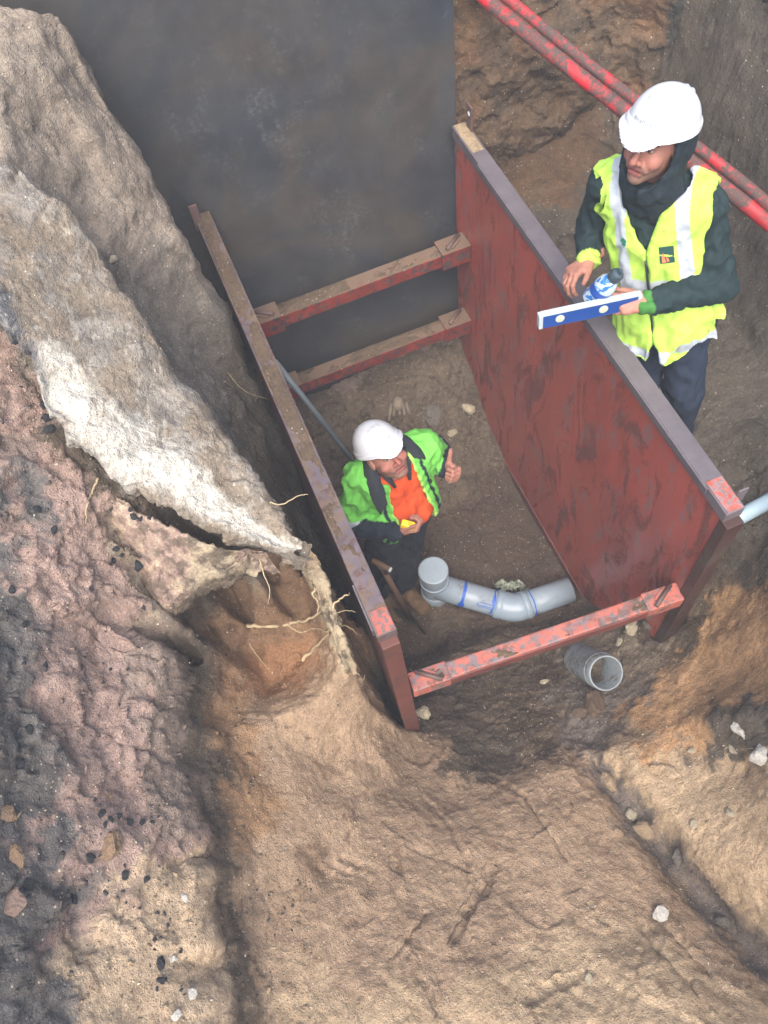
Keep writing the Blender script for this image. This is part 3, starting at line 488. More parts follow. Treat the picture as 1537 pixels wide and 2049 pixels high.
M_RAILR = painted_steel('bare_steel_rail', srgb(120, 114, 120, .55), srgb(106, 92, 96, .6), srgb(110, 96, 92, .6), .5, .60, .5, scale=1.5)
M_ORANGE = painted_steel('salmon_orange_paint', srgb(214, 108, 86, .6), srgb(128, 110, 112, .6), srgb(120, 92, 80, .6), .85, .48, .5, scale=4.5, mudlo=.5)
M_STRUT = painted_steel('strut_red_paint', srgb(140, 56, 46, .65), srgb(64, 58, 62, .8), MUDC, .9, .50, .55, upmud=.8, scale=2.4)
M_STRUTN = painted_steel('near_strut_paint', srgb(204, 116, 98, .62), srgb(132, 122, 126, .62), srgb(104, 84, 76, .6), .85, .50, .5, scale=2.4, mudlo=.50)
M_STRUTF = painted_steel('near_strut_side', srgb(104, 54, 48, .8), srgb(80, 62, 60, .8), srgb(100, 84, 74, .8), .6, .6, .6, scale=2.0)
M_PIN = painted_steel('rusty_pin', srgb(96, 76, 70, .8), srgb(120, 110, 106, .8), MUDC, .5, .6, .6, scale=3)
M_MUD = soil_material('caked_mud', False, srgb(132, 112, 92, .5))

def plate_material():
    mt, n, b = newmat('dark_plate_steel'); c = coords(n)
    n1 = noise_n(n, c, 1.3, 8, .6, .6); n2 = noise_n(n, c, 5, 10, .7, .4); n3 = noise_n(n, c, 70, 4, .7)
    col = ramp(n, n1, [(.30, srgb(40, 46, 54)), (.48, srgb(50, 53, 58)), (.60, srgb(60, 58, 56)), (.76, srgb(70, 62, 54))])
    col = mix(n, 1.0, col, ramp(n, n2, [(.3, (.72, .72, .74)), (.7, (1.3, 1.28, 1.25))]), 'MULTIPLY')
    # chalky scuffs
    mp = nd(n, 'Mapping'); n.links.new(c, mp.inputs[0]); mp.inputs['Scale'].default_value = (1.2, 1, .8)
    n4 = noise_n(n, mp.outputs[0], 3.2, 10, .75, 1.0); n5 = noise_n(n, c, 38, 5, .7)
    sc = mix(n, 1.0, rampf(n, n4, .53, .68), rampf(n, n5, .46, .66), 'MULTIPLY')
    sf = nd(n, 'Math', operation='MULTIPLY'); n.links.new(sc, sf.inputs[0]); sf.inputs[1].default_value = .32
    col = mix(n, sf.outputs[0], col, srgb(124, 130, 134))
    # runs of dried mud
    mp2 = nd(n, 'Mapping'); n.links.new(c, mp2.inputs[0]); mp2.inputs['Scale'].default_value = (14, 1, .8)
    n6 = noise_n(n, mp2.outputs[0], 1.5, 4, .6); rf = nd(n, 'Math', operation='MULTIPLY'); n.links.new(rampf(n, n6, .62, .8), rf.inputs[0]); rf.inputs[1].default_value = .3
    col = mix(n, rf.outputs[0], col, srgb(80, 76, 70))
    setc(n, b, col); setr(n, b, ramp(n, n2, [(.3, (.5,) * 3), (.7, (.75,) * 3)])); b.inputs['Specular IOR Level'].default_value = .4
    bump(n, b, mix(n, .3, n2, n3), .2, .006)
    return mt
plate = box('steel_plate', (.44, 3.352, 1.9), (2.09, .022, 3.3), plate_material(), None, bev=.003)
props(plate, 'large dark grey steel sheet standing upright across the far end of the trench', 'steel plate')

# ================================================================ trench shield
shield = empty('trench_shield', (.8, 2.1, 0), 'rust red steel trench shield of two side panels braced by square struts', 'trench shield')
def mud_strip(name, a, b, wid, amp, bias, parent, seed, n_=None, mat=None):
    a, b = Vector(a), Vector(b); L = (b - a).length; nn = n_ or int(L / .008); mm = 12
    fr = frame_along(a, b)
    s = np.linspace(0, L, nn); t = np.linspace(-1, 1, mm); SS, TT = np.meshgrid(s, t)
    hgt = amp * (fbm(SS * 6 + seed, TT * .4 + seed, SS * 0 + seed, 4, .6)) + bias + amp * .4 * noise3(SS * 45, TT * 4, SS * 0 + seed)
    hgt = hgt * (1 - np.abs(TT) ** 4) ; hgt = np.where(hgt > 0, hgt, -.004) * np.minimum(1, np.minimum(SS, L - SS) / .02)
    hgt = np.where(np.abs(TT) > .98, -.004, hgt)
    F_ = np.array(fr)
    loc = np.stack([SS, TT * wid / 2 * (1 + .08 * fbm(SS * 20, TT * 0, SS * 0 + seed, 2)), hgt], -1) @ F_.T + np.array(a)
    o = link(name, grid_mesh(name, loc.reshape(-1, 3), mm, nn), mat or M_MUD)
    return child(o, parent)
def grp(name, parent): 
    o = bpy.data.objects.new(name, None); COL.objects.link(o); o.parent = parent
    return o
def sub(o, parent):
    o.parent = parent; o.matrix_parent_inverse = Matrix.Identity(4); return o
def part_of(o, part):
    """sub-part: mesh coordinates are world, part's world matrix is identity"""
    o.parent = part; o.matrix_parent_inverse = Matrix.Identity(4); return o
LX, LY0, LY1, RX, RY0, RY1, PT = .157, 1.03, 3.312, 1.475, .935, 3.285, .068
# left panel
pl = box('side_panel', (LX, (LY0 + LY1) / 2, 1.035), (PT - .012, LY1 - LY0 - .01, 2.11), M_REDOUT, shield, bev=.004)
pl['label'] = 'left side panel with mud along its top rail'
part_of(beam('top_rail', (LX, LY0, 2.12), (LX, LY1, 2.12), PT + .008, .06, M_RAILL, None), pl)
part_of(beam('end_post', (LX, LY0 - .004, .3), (LX, LY0 - .004, 2.085), .05, PT, M_REDOUT, None, up=(1, 0, 0)), pl)
part_of(box('end_cap', (LX + .002, LY0 + .05, 2.1525), (PT - .004, .09, .005), M_ORANGE, None, bev=.001), pl)
part_of(beam('rail_lip', (LX - .042, LY0 + .03, 2.12), (LX - .042, LY0 + .22, 2.12), .006, .05, M_RAILR, None, bev=.001), pl)
def unparent_child(o, part):
    o.parent = part; o.matrix_parent_inverse = Matrix.Identity(4); return o
unparent_child(mud_strip('mud_crust', (LX, 1.9, 2.15), (LX, LY1, 2.15), .07, .012, .006, shield, 3.1), pl)
unparent_child(mud_strip('mud_crust', (LX, LY0 + .25, 2.15), (LX, 1.9, 2.15), .07, .010, -.001, shield, 8.4), pl)
part_of(beam('lug', (LX - .03, LY1 - .05, 2.1), (LX - .03, LY1 - .05, 2.25), .008, .04, M_PIN, None, up=(1, 0, 0)), pl)
# right panel
pr_ = box('side_panel', (RX, (RY0 + RY1) / 2, 1.035), (PT - .012, RY1 - RY0 - .01, 2.11), M_REDPANEL, shield, bev=.004)
pr_['label'] = 'right side panel with wet rust red inner face'
part_of(beam('top_rail', (RX, RY0, 2.12), (RX, RY1, 2.12), PT + .008, .06, M_RAILR, None), pr_)
part_of(beam('rail_lip', (RX - .042, RY0 + .12, 2.135), (RX - .042, RY1 - .3, 2.135), .007, .03, M_RAILR, None, bev=.001), pr_)
part_of(box('end_cap', (RX, RY0 + .075, 2.1525), (PT - .002, .14, .005), painted_steel('worn_orange', srgb(214, 100, 76, .6), srgb(140, 120, 122, .8), srgb(120, 110, 112, .6), .8, .46, .5, scale=4.5, mudlo=.5), None, bev=.001), pr_)
part_of(beam('end_post', (RX, RY0 - .004, .2), (RX, RY0 - .004, 2.085), .05, PT + .004, painted_steel('end_post_paint', srgb(78, 48, 42, .6), srgb(84, 70, 66, .5), srgb(90, 76, 64, .5), .85, .54, .6, mudlo=.48), None, up=(1, 0, 0)), pr_)
part_of(beam('bottom_edge', (RX - .030, RY0 + .3, .03), (RX - .030, RY1 - .02, .03), .012, .09, M_REDOUT, None, bev=.004), pr_)
bm = bmesh.new(); bmesh_box(bm, (RX + .03, RY1 - .06, 2.21), (.01, .055, .14), None, .003)
me = bpy.data.meshes.new('lug'); bm.to_mesh(me); bm.free(); part_of(link('lug', me, M_PIN), pr_)
part_of(lathe('lug_hole', [(.011, 0), (.011, .0125)], (RX + .0235, RY1 - .06, 2.235), (1, 0, 0), newmat('pale_hole')[0], None, 14), pr_)
part_of(beam('lug', (RX + .052, RY0 + .05, 2.1), (RX + .052, RY0 + .05, 2.19), .006, .04, M_RAILR, None, up=(1, 0, 0), bev=.001), pr_)
unparent_child(mud_strip('mud_crust', (RX, RY1 - .22, 2.15), (RX, RY1, 2.15), .065, .006, .003, shield, 5.5, mat=soil_material('pale_mud', False, srgb(190, 168, 136, .6))), pr_)
# struts
def strut(a, b, s, mat, mats, label, muds, gr=.028):
    a, b = Vector(a), Vector(b); d = (b - a).normalized()
    st = beam('strut', a, b, s, s, mat, shield, .008); st['label'] = label
    for (q, q2, lp) in ((a, a + d * .17, 0), (b - d * .17, b, 1)):
        part_of(beam('sleeve', q, q2, s + gr, s + gr, mats, None, .006), st)
        mid = (q + q2) / 2; up = frame_along(a, b) @ Vector((0, 0, 1)); sd_ = frame_along(a, b) @ Vector((0, 1, 0))
        c0 = mid + up * (s / 2 + gr / 2 + .010)
        w_ = d * .05 + sd_ * (.035 if lp else -.035)
        part_of(tube('pin', [c0 - w_, c0 + w_], .011, M_PIN, None, 10), st)
        part_of(beam('pin_bracket', c0 - w_ * .55 - up * .008, c0 + w_ * .55 - up * .008, .05, .008, mats, None, .002), st)
    up = frame_along(a, b) @ Vector((0, 0, 1))
    for (t0, t1, amp, bias, sd2) in muds:
        o = mud_strip('mud_crust', a + (b - a) * t0 + up * (s / 2), a + (b - a) * t1 + up * (s / 2), s * .98, amp, bias, shield, sd2)
        part_of(o, st)
    return st
strut((LX + .03, 3.14, 1.50), (RX - .03, 3.14, 1.49), .088, M_STRUT, M_STRUT, 'upper far strut with mud along its top', [(.02, .45, .012, .008, 1.7), (.45, .98, .012, -.002, 2.9)])
strut((LX + .03, 3.14, .905), (RX - .03, 3.14, .885), .088, M_STRUT, M_STRUT, 'lower far strut just above the soil heap', [(.02, .98, .010, .005, 4.4)])
sn = strut((LX + .045, 1.052, 1.385), (RX - .03, .957, 1.355), .072, M_STRUTN, M_STRUTN, 'near strut in faded salmon paint', [(.02, .13, .012, .004, 6.1), (.13, .85, .008, -.003, 3.3), (.84, .98, .018, .003, 7.7)], .014)
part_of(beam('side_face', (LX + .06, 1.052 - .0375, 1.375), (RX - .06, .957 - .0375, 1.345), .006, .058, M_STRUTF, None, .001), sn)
# the upper strut's muddy pin end pokes out beyond the left panel
part_of(tube('strut_end', [(LX - .03, 3.14, 1.5), (LX - .10, 3.14, 1.5), (LX - .155, 3.14, 1.5)], [.05, .052, .035], M_MUD, None, 12), bpy.data.objects['strut'])

# ================================================================ pipes, conduits, tools
def plastic(name, col, rough=.4, dirt=srgb(110, 96, 82, .6), dirta=.65, scale=6, lo=.53):
    mt, n, b = newmat(name); c = coords(n)
    n1 = noise_n(n, c, scale, 6, .65); n2 = noise_n(n, c, 45, 4, .7)
    cl = mix(n, 1.0, col, ramp(n, n1, [(.3, (.86, .87, .88)), (.7, (1.08, 1.08, 1.07))]), 'MULTIPLY')
    mm = mix(n, 1.0, rampf(n, n1, lo, lo + .1), rampf(n, n2, .35, .6), 'MULTIPLY')
    mf = nd(n, 'Math', operation='MULTIPLY'); n.links.new(mm, mf.inputs[0]); mf.inputs[1].default_value = dirta
    setc(n, b, mix(n, mf.outputs[0], cl, dirt)); setr(n, b, mix(n, mf.outputs[0], (rough,) * 3, (.85,) * 3))
    bump(n, b, n2, .06, .004)
    return mt
M_PVC = plastic('grey_pvc', srgb(166, 182, 196, .74), .38)
M_PVCB = plastic('grey_pvc_bend', srgb(160, 178, 194, .74), .36, dirta=.25)
M_PVCD = plastic('grey_pvc_muddy', srgb(160, 170, 176, .66), .5, dirta=.95, lo=.48, scale=9)
M_BLUE = plastic('blue_marker', srgb(40, 92, 190, .9), .5, dirta=.1)
M_BLACK = plastic('black_plastic', srgb(38, 40, 42), .5, dirta=.2)
M_RED = painted_steel('red_conduit', srgb(204, 34, 48, .75), srgb(70, 62, 62, .5), srgb(98, 88, 82, .5), .98, .57, .5, scale=1.1, mudlo=.40)

PV = empty('drain_pipe', (.65, 1.92, 0), 'grey plastic drain pipe with capped riser and blue marks on trench floor', 'pipe')
RC = Vector((.652, 1.925, 0))
r0 = .081
riser = lathe('riser', [(.081, 0), (.081, .03), (.088, .032), (.090, .05), (.090, .085), (.086, .092), (.086, .10), (.081, .102), (.081, .33)], RC, (0, 0, 1), M_PVC, PV)
cap = lathe('cap', [(.084, 0), (.0885, .002), (.0885, .05), (.085, .0535), (.079, .055), (.077, .052), (.004, .052), (0.0, .052)], RC + Vector((0, 0, .33)), (0, 0, 1), plastic('pvc_cap', srgb(174, 190, 202, .76), .45, dirta=.4), PV)
ring = lathe('collar', [(.0825, 0), (.0875, .002), (.0875, .022), (.0825, .024)], RC + Vector((0, 0, .225)), (0, 0, 1), M_PVC, PV)
# branch leaves the riser, elbow lies on the floor, outlet runs to the right panel
b0 = Vector((.66, 1.915, .155)); b1 = Vector((.985, 1.656, .090)); b2 = Vector((1.062, 1.612, .086)); b3 = Vector((1.395, 1.585, .088))
br = tube('branch_pipe', [b0, b0.lerp(b1, .5), b1], .079, M_PVC, PV, 36)
d1 = (b1 - b0).normalized(); d2 = (b3 - b2).normalized()
bend_pts = [b1 - d1 * .05]
for i in range(0, 9):
    t = i / 8; p_ = (b1 * (1 - t) ** 2 + (b1 + d1 * .05) * 2 * t * (1 - t) + b2 * t ** 2); bend_pts.append(p_)
bend_pts.append(b2 + d2 * .06)
bend = tube('bend', bend_pts, .0862, M_PVCB, PV, 36)
part_of(tube('bend_collar', [b1 - d1 * .055, b1 - d1 * .05, b1 - d1 * .022, b1 - d1 * .018], [.083, .0885, .0885, .0862], M_PVCB, None, 36, False), bend)
part_of(tube('bend_collar', [b2 + d2 * .03, b2 + d2 * .034, b2 + d2 * .06, b2 + d2 * .064], [.0862, .0885, .0885, .083], M_PVCB, None, 36, False), bend)
outl = tube('outlet_pipe', [b2, b3], .079, M_PVC, PV, 36)
def band(name, p0, d, r, w0, parent, amp=.006, seed=0., arc=(0, 2 * math.pi), drip=0):
    """ragged ring of ink round a pipe"""
    d = Vector(d).normalized(); u_ = d.cross(Vector((0, 0, 1))).normalized(); v_ = u_.cross(d).normalized()
    N_ = 72; vs = []; fs = []
    for i in range(N_ + 1):
        a = arc[0] + (arc[1] - arc[0]) * i / N_
        wv = w0 * (1 + .6 * float(noise3(np.array(a * 2.3 + seed), np.array(seed), np.array(.3)))); of = amp * float(noise3(np.array(a * 1.4 + seed), np.array(4. + seed), np.array(.1)))
        if drip: wv *= 1 + drip * max(0, math.sin(a * 2 + seed)) ** 8
        rad = u_ * math.cos(a) + v_ * math.sin(a)
        for s_ in (-1, 1): vs.append(tuple(Vector(p0) + d * (of + s_ * wv / 2) + rad * (r + .0012)))
    for i in range(N_): fs.append((2 * i, 2 * i + 1, 2 * i + 3, 2 * i + 2))
    me = bpy.data.meshes.new(name); me.from_pydata(vs, [], fs); me.update()
    return part_of(link(name, me, M_BLUE, smooth=True), parent)
band('blue_mark', b0.lerp(b1, .40), d1, .0795, .017, br, .008, 1.2, drip=.8)
band('blue_mark', b0.lerp(b1, .83), d1, .0795, .009, br, .016, 5.2, arc=(.1, math.pi * .95), drip=2.0)
band('blue_mark', b2 + d2 * .082, d2, .0795, .007, outl, .005, 7.7, drip=1.0)
def stroke(pts, r, d, parent, w_=.005):
    """ink stroke drawn on a pipe: pts = (along from p0, angle)"""
    p0, dd_ = d; dd_ = dd_.normalized(); u_ = dd_.cross(Vector((0, 0, 1))).normalized(); v_ = u_.cross(dd_).normalized()
    P = [p0 + dd_ * s_ + (u_ * math.cos(a) + v_ * math.sin(a)) * (r - .0015) for s_, a in pts]
    return part_of(tube('blue_mark', P, w_ / 2, M_BLUE, None, 6), parent)
q0 = b0.lerp(b1, .83)
for aa, l_ in ((.95, -.075), (.72, -.085), (.60, -.08)):
    stroke([(l_, aa), (l_ * .5, aa + .02), (-.012, aa), (0, aa + .05)], .0795, (q0, d1), br)
stroke([(-.082, .95), (-.09, .8), (-.088, .58)], .0795, (q0, d1), br)

# open stub in the near slope
ax = (Vector((-.272, -.213, .992)).normalized() * .20 + Vector((.92, -.381, -.092)) * .078 - Vector((.378, .80, .4655)) * .040).normalized()
so = Vector((1.125, .880, .845))
stub = lathe('pipe_stub', [(.088, -.34), (.088, -.14), (.0905, -.138), (.0905, -.06), (.088, -.058), (.088, -.004), (.085, .0), (.080, .0), (.078, -.004), (.078, -.34)], so, ax, M_PVCD, None, 44)
props(stub, 'open mud smeared grey plastic pipe end poking from the near slope', 'pipe')
lathe_r = []
# ribbed drain hose curling behind the stub
cp = [so + ax * -.16 + Vector((.12, -.01, -.06)), so + ax * -.12 + Vector((.135, -.06, -.06)), so + ax * -.06 + Vector((.115, -.105, -.055)), so + ax * -.02 + Vector((.085, -.135, -.05)), so + ax * -.02 + Vector((.05, -.16, -.06))]
pp = []; rr_ = []
for i in range(60):
    t = i / 59 * (len(cp) - 1); k_ = min(int(t), len(cp) - 2); pp.append(cp[k_].lerp(cp[k_ + 1], t - k_)); rr_.append(.019 if (i // 2) % 2 else .023)
props(tube('corrugated_hose', pp, rr_, M_PVCD, None, 14), 'short ribbed muddy hose curled beside the open pipe end', 'hose')

# red service conduits behind the standing worker
def conduit(pts, r, label):
    P = []
    V_ = [Vector(p) for p in pts]
    for i in range(len(V_) - 1):
        for k_ in range(14):
            t = k_ / 14
            a_, b_, c_, d_ = V_[max(i - 1, 0)], V_[i], V_[i + 1], V_[min(i + 2, len(V_) - 1)]
            P.append(.5 * ((2 * b_) + (c_ - a_) * t + (2 * a_ - 5 * b_ + 4 * c_ - d_) * t * t + (3 * b_ - a_ - 3 * c_ + d_) * t ** 3))
    P.append(V_[-1])
    o = tube('red_conduit', P, r, M_RED, None, 22)
    return props(o, label, 'conduit')
C1 = [(1.60, 3.62, 2.70), (1.69, 3.34, 2.62), (1.86, 2.84, 2.525), (2.02, 2.42, 2.44), (2.165, 2.07, 2.36), (2.26, 1.85, 2.30), (2.42, 1.5, 2.22), (2.62, 1.2, 2.15), (3.0, .70, 2.02)]
conduit(C1, .031, 'lower red conduit smeared with grey mud behind the standing worker')
conduit([(p[0] + .030 + .008 * math.sin(i), p[1] + .02, p[2] + .044 + .006 * math.cos(i * 1.7)) for i, p in enumerate(C1)], .023, 'thinner upper red conduit lying along the muddy lower one')

# grey pipe leaning on the left panel behind the man in the pit
props(tube('pole', [(.245, 3.03, 1.30), (.40, 2.87, .78), (.44, 2.83, .64)] + [(.56, 2.71, .22)], [.017, .017, .017, .017], plastic('galvanised_pole', srgb(104, 116, 122, .8), .5, dirta=.7), None, 14), 'slim grey pole leaning into the far left corner of shield', 'pole')
# light grey offcut beside the right panel's near end
props(tube('pipe_offcut', [(1.66, 1.09, 1.56), (1.80, 1.10, 1.575), (2.05, 1.10, 1.65)], .034, plastic('pale_blue_plastic', srgb(168, 192, 206, .9), .4, dirta=.3), None, 18), 'pale grey pipe lying outside the right panel at the photo edge', 'pipe')

# spade with wooden T grip leaning on the left panel
M_WOOD = plastic('worn_wood', srgb(112, 84, 62, .8), .6, dirta=.6, scale=9)
M_STEEL = plastic('worn_blade', srgb(78, 70, 64, .8), .5, dirta=.8, lo=.45)
SP = empty('spade', (.46, 1.80, 0), 'muddy spade with wooden grip standing between worker and left panel', 'spade')
g0 = Vector((.352, 1.895, .80)); g1 = Vector((.43, 1.81, .16))
gd_ = (Vector((.379, 1.851, .8)) - Vector((.318, 1.937, .8))).normalized()
tube('grip', [g0 - gd_ * .058, g0 - gd_ * .05, g0 + gd_ * .05, g0 + gd_ * .058], [.012, .017, .017, .012], M_WOOD, SP, 14)
tube('grip_highlight', [g0 + gd_ * .056, g0 + gd_ * .064], [.0165, .013], plastic('silver_highlight', srgb(200, 205, 208), .2, dirta=.1), SP, 14)  # bright tip modelled for the silver highlight at the grip's end
ax_ = (g1 - g0).normalized()
tube('yoke', [g0 - gd_ * .045, g0 - gd_ * .025 + ax_ * .06, g0 + ax_ * .10], [.008, .010, .013], M_STEEL, SP, 10)
tube('yoke', [g0 + gd_ * .045, g0 + gd_ * .025 + ax_ * .06, g0 + ax_ * .10], [.008, .010, .013], M_STEEL, SP, 10)
tube('shaft', [g0 + ax_ * .09, g0.lerp(g1, .5), g1], [.017, .018, .019], M_WOOD, SP, 14)
sx = gd_; bn = ax_.cross(sx)
vs, fs = [], []
NU, NV = 12, 16
for layer in (0, 1):
    for j in range(NV + 1):
        t = j / NV; wdt = .085 * (1 if t < .55 else math.sqrt(max(0.02, 1 - ((t - .55) / .46) ** 2)))
        for i in range(NU + 1):
            s_ = i / NU * 2 - 1
            vs.append(tuple(g1 - ax_ * .05 + ax_ * (.30 * t) + sx * (s_ * wdt) + bn * (.022 * s_ * s_ - .02 * t + layer * .004)))
nn = (NU + 1) * (NV + 1)
for layer in (0, 1):
    for j in range(NV):
        for i in range(NU):
            a = layer * nn + j * (NU + 1) + i; f = (a, a + 1, a + NU + 2, a + NU + 1); fs.append(f if layer else f[::-1])
me = bpy.data.meshes.new('blade'); me.from_pydata(vs, [], fs); me.update(); child(link('blade', me, M_STEEL, smooth=True), SP)

# ================================================================ people: signed-distance bodies meshed with surface nets
def V3(*a): return np.array(a, float)
def unit(v): v = np.asarray(v, float); return v / np.linalg.norm(v)
def cone(P, a, b, ra, rb):
    a = np.asarray(a, float).astype(P.dtype); b = np.asarray(b, float).astype(P.dtype); ab = b - a
    x, y, z = P[..., 0] - a[0], P[..., 1] - a[1], P[..., 2] - a[2]
    t = np.clip((x * ab[0] + y * ab[1] + z * ab[2]) / (ab @ ab), 0, 1)
    x -= t * ab[0]; y -= t * ab[1]; z -= t * ab[2]
    return np.sqrt(x * x + y * y + z * z) - (P.dtype.type(ra) + P.dtype.type(rb - ra) * t)
def ell(P, c, r):
    x, y, z = P[..., 0] - P.dtype.type(c[0]), P[..., 1] - P.dtype.type(c[1]), P[..., 2] - P.dtype.type(c[2])
    ax_, ay_, az_ = x / P.dtype.type(r[0]), y / P.dtype.type(r[1]), z / P.dtype.type(r[2])
    k0 = np.sqrt(ax_ * ax_ + ay_ * ay_ + az_ * az_)
    ax_ /= P.dtype.type(r[0]); ay_ /= P.dtype.type(r[1]); az_ /= P.dtype.type(r[2])
    return k0 * (k0 - 1) / (np.sqrt(ax_ * ax_ + ay_ * ay_ + az_ * az_) + 1e-9)
def smin(a, b, k):
    h = np.clip(.5 + (.5 / k) * (b - a), 0, 1)
    return b + h * ((a - b) - k * (1 - h))
def smax(a, b, k): return -smin(-a, -b, k)
def nets(fn, lo, hi, h):
    lo = np.asarray(lo, float); hi = np.asarray(hi, float); n = np.ceil((hi - lo) / h).astype(int) + 1
    ax = [lo[i] + h * np.arange(n[i]) for i in range(3)]
    P = np.stack(np.meshgrid(*[a_.astype(np.float32) for a_ in ax], indexing='ij'), -1); F = fn(P).astype(np.float32)
    ins = F < 0
    c = ins[:-1, :-1, :-1].astype(np.int8)
    tot = np.zeros(tuple(n - 1), np.int8)
    offs = [(i, j, k) for i in (0, 1) for j in (0, 1) for k in (0, 1)]
    sl = lambda A, o: A[o[0]:n[0] - 1 + o[0], o[1]:n[1] - 1 + o[1], o[2]:n[2] - 1 + o[2]]
    for o in offs: tot += sl(ins, o)
    m = (tot > 0) & (tot < 8)
    ci = np.argwhere(m); nvv = len(ci)
    idm = np.full(tuple(n - 1), -1, np.int64); idm[m] = np.arange(nvv)
    acc = np.zeros((nvv, 3)); cnt = np.zeros(nvv)
    for o in offs:
        for a in range(3):
            if o[a] == 1: continue
            o2 = list(o); o2[a] = 1
            f0 = F[ci[:, 0] + o[0], ci[:, 1] + o[1], ci[:, 2] + o[2]]; f1 = F[ci[:, 0] + o2[0], ci[:, 1] + o2[1], ci[:, 2] + o2[2]]
            x = (f0 < 0) != (f1 < 0)
            t = np.where(x, f0 / np.where(x, f0 - f1, 1), 0)
            p = np.repeat(np.array(o, float)[None], nvv, 0); p[:, a] += t
            acc += np.where(x[:, None], p, 0); cnt += x
    verts = lo + h * (ci + acc / cnt[:, None])
    quads = []
    for a in range(3):
        b, c2 = (a + 1) % 3, (a + 2) % 3
        s0 = [slice(1, None)] * 3; s0[a] = slice(0, n[a] - 1)
        A = [slice(1, n[i] - 1) for i in range(3)]; A[a] = slice(0, n[a] - 1)
        B_ = [slice(1, n[i] - 1) for i in range(3)]; B_[a] = slice(1, n[a])
        i0 = ins[tuple(A)]; i1 = ins[tuple(B_)]
        e = np.argwhere(i0 != i1); fl = i0[i0 != i1]
        off = np.ones(3, int); off[a] = 0
        g = e + off
        def cell(db, dc):
            q = g.copy(); q[:, b] -= db; q[:, c2] -= dc
            return idm[q[:, 0], q[:, 1], q[:, 2]]
        qd = np.stack([cell(1, 1), cell(0, 1), cell(0, 0), cell(1, 0)], -1)
        qd[~fl] = qd[~fl][:, ::-1]
        quads.append(qd)
    return verts, np.concatenate(quads)
def vnormals(v, q):
    a, b, c, d = v[q[:, 0]], v[q[:, 1]], v[q[:, 2]], v[q[:, 3]]
    fnm = np.cross(c - a, d - b); N = np.zeros_like(v)
    for k_ in range(4): np.add.at(N, q[:, k_], fnm)
    return N / (np.linalg.norm(N, axis=1)[:, None] + 1e-12)
def relax(v, q, it=2):
    for _ in range(it):
        s = np.zeros_like(v); c = np.zeros(len(v))
        for k_ in range(4):
            np.add.at(s, q[:, k_], v[q[:, (k_ + 1) % 4]] + v[q[:, (k_ + 3) % 4]]); np.add.at(c, q[:, k_], 2)
        v = v * .5 + .5 * s / np.maximum(c, 1)[:, None]
    return v
def to_obj(name, v, q, col, mat, parent):
    me = bpy.data.meshes.new(name)
    me.vertices.add(len(v)); me.vertices.foreach_set('co', v.astype(np.float32).ravel())
    me.loops.add(q.size); me.loops.foreach_set('vertex_index', q.astype(np.int32).ravel())
    me.polygons.add(len(q)); me.polygons.foreach_set('loop_start', np.arange(0, q.size, 4, dtype=np.int32))
    me.update(); me.validate(); me.polygons.foreach_set('use_smooth', np.ones(len(me.polygons), bool))
    if col is not None:
        a = me.color_attributes.new('Col', 'FLOAT_COLOR', 'POINT')
        a.data.foreach_set('color', np.concatenate([col, np.ones((len(v), 1))], 1).astype(np.float32).ravel())
    o = link(name, me, mat)
    return child(o, parent) if parent is not None and parent.type == 'EMPTY' else (part_of(o, parent) if parent is not None else o)
def largest(v, q):
    lab = np.arange(len(v))
    for _ in range(400):
        m = lab[q].min(1); new = lab.copy()
        for k_ in range(4): np.minimum.at(new, q[:, k_], m)
        new = new[new]
        if (new == lab).all(): break
        lab = new
    root = np.bincount(lab, minlength=len(v)).argmax(); keep = lab == root
    idx = np.cumsum(keep) - 1
    return v[keep], idx[q[keep[q[:, 0]]]]
def garment(name, fn, lo, hi, h, colfn, mat, parent, fold=.004, ff=13, rel=2):
    v, q = nets(fn, lo, hi, h); v, q = largest(v, q); v = relax(v, q, rel); c = colfn(v)
    if fold:
        N = vnormals(v, q); r = np.abs(fbm(v[:, 0] * ff, v[:, 1] * ff, v[:, 2] * ff * .6, 3, .55))
        v = v + N * (fold * (1 - 3.2 * r))[:, None]
    return to_obj(name, v, q, c, mat, parent)
def flat(c):
    c = np.array(c, float)
    return lambda v: np.repeat(c[None], len(v), 0)
def cloth_mat(name, rough=.85, bumpy=.25, dirt=.35, emit=0):
    mt, n, b = newmat(name); c = coords(n); a = nd(n, 'Attribute', attribute_name='Col')
    n1 = noise_n(n, c, 14, 6, .65); n2 = noise_n(n, c, 300, 2, .5); n3 = noise_n(n, c, 30, 5, .65, .6)
    col = mix(n, 1.0, a.outputs['Color'], ramp(n, n1, [(.3, (.80, .80, .80)), (.7, (1.1, 1.1, 1.1))]), 'MULTIPLY')
    df = nd(n, 'Math', operation='MULTIPLY'); n.links.new(rampf(n, n1, .60, .75), df.inputs[0]); df.inputs[1].default_value = dirt
    col = mix(n, df.outputs[0], col, mix(n, 1.0, a.outputs['Color'], srgb(120, 104, 86), 'MULTIPLY'))
    setc(n, b, col); setr(n, b, rough); b.inputs['Specular IOR Level'].default_value = .2
    bp = bump(n, b, n3, bumpy, .012); bump(n, b, n2, .15, .002, bp)
    return mt
M_CLOTH = cloth_mat('work_cloth'); M_CLEAN = cloth_mat('clean_cloth', .8, .2, .12)
M_SKIN = cloth_mat('skin', .55, .06, .10)
mt, n, b = newmat('helmet_shell'); cc_ = coords(n); setc(n, b, mix(n, rampf(n, noise_n(n, cc_, 9, 4, .55), .58, .85), srgb(236, 240, 246, .6), srgb(214, 216, 216, .58))); setr(n, b, .32)
M_HELM = mt
mt, n, b = newmat('helmet_print'); setc(n, b, srgb(120, 126, 130)); setr(n, b, .6); M_PRINT = mt

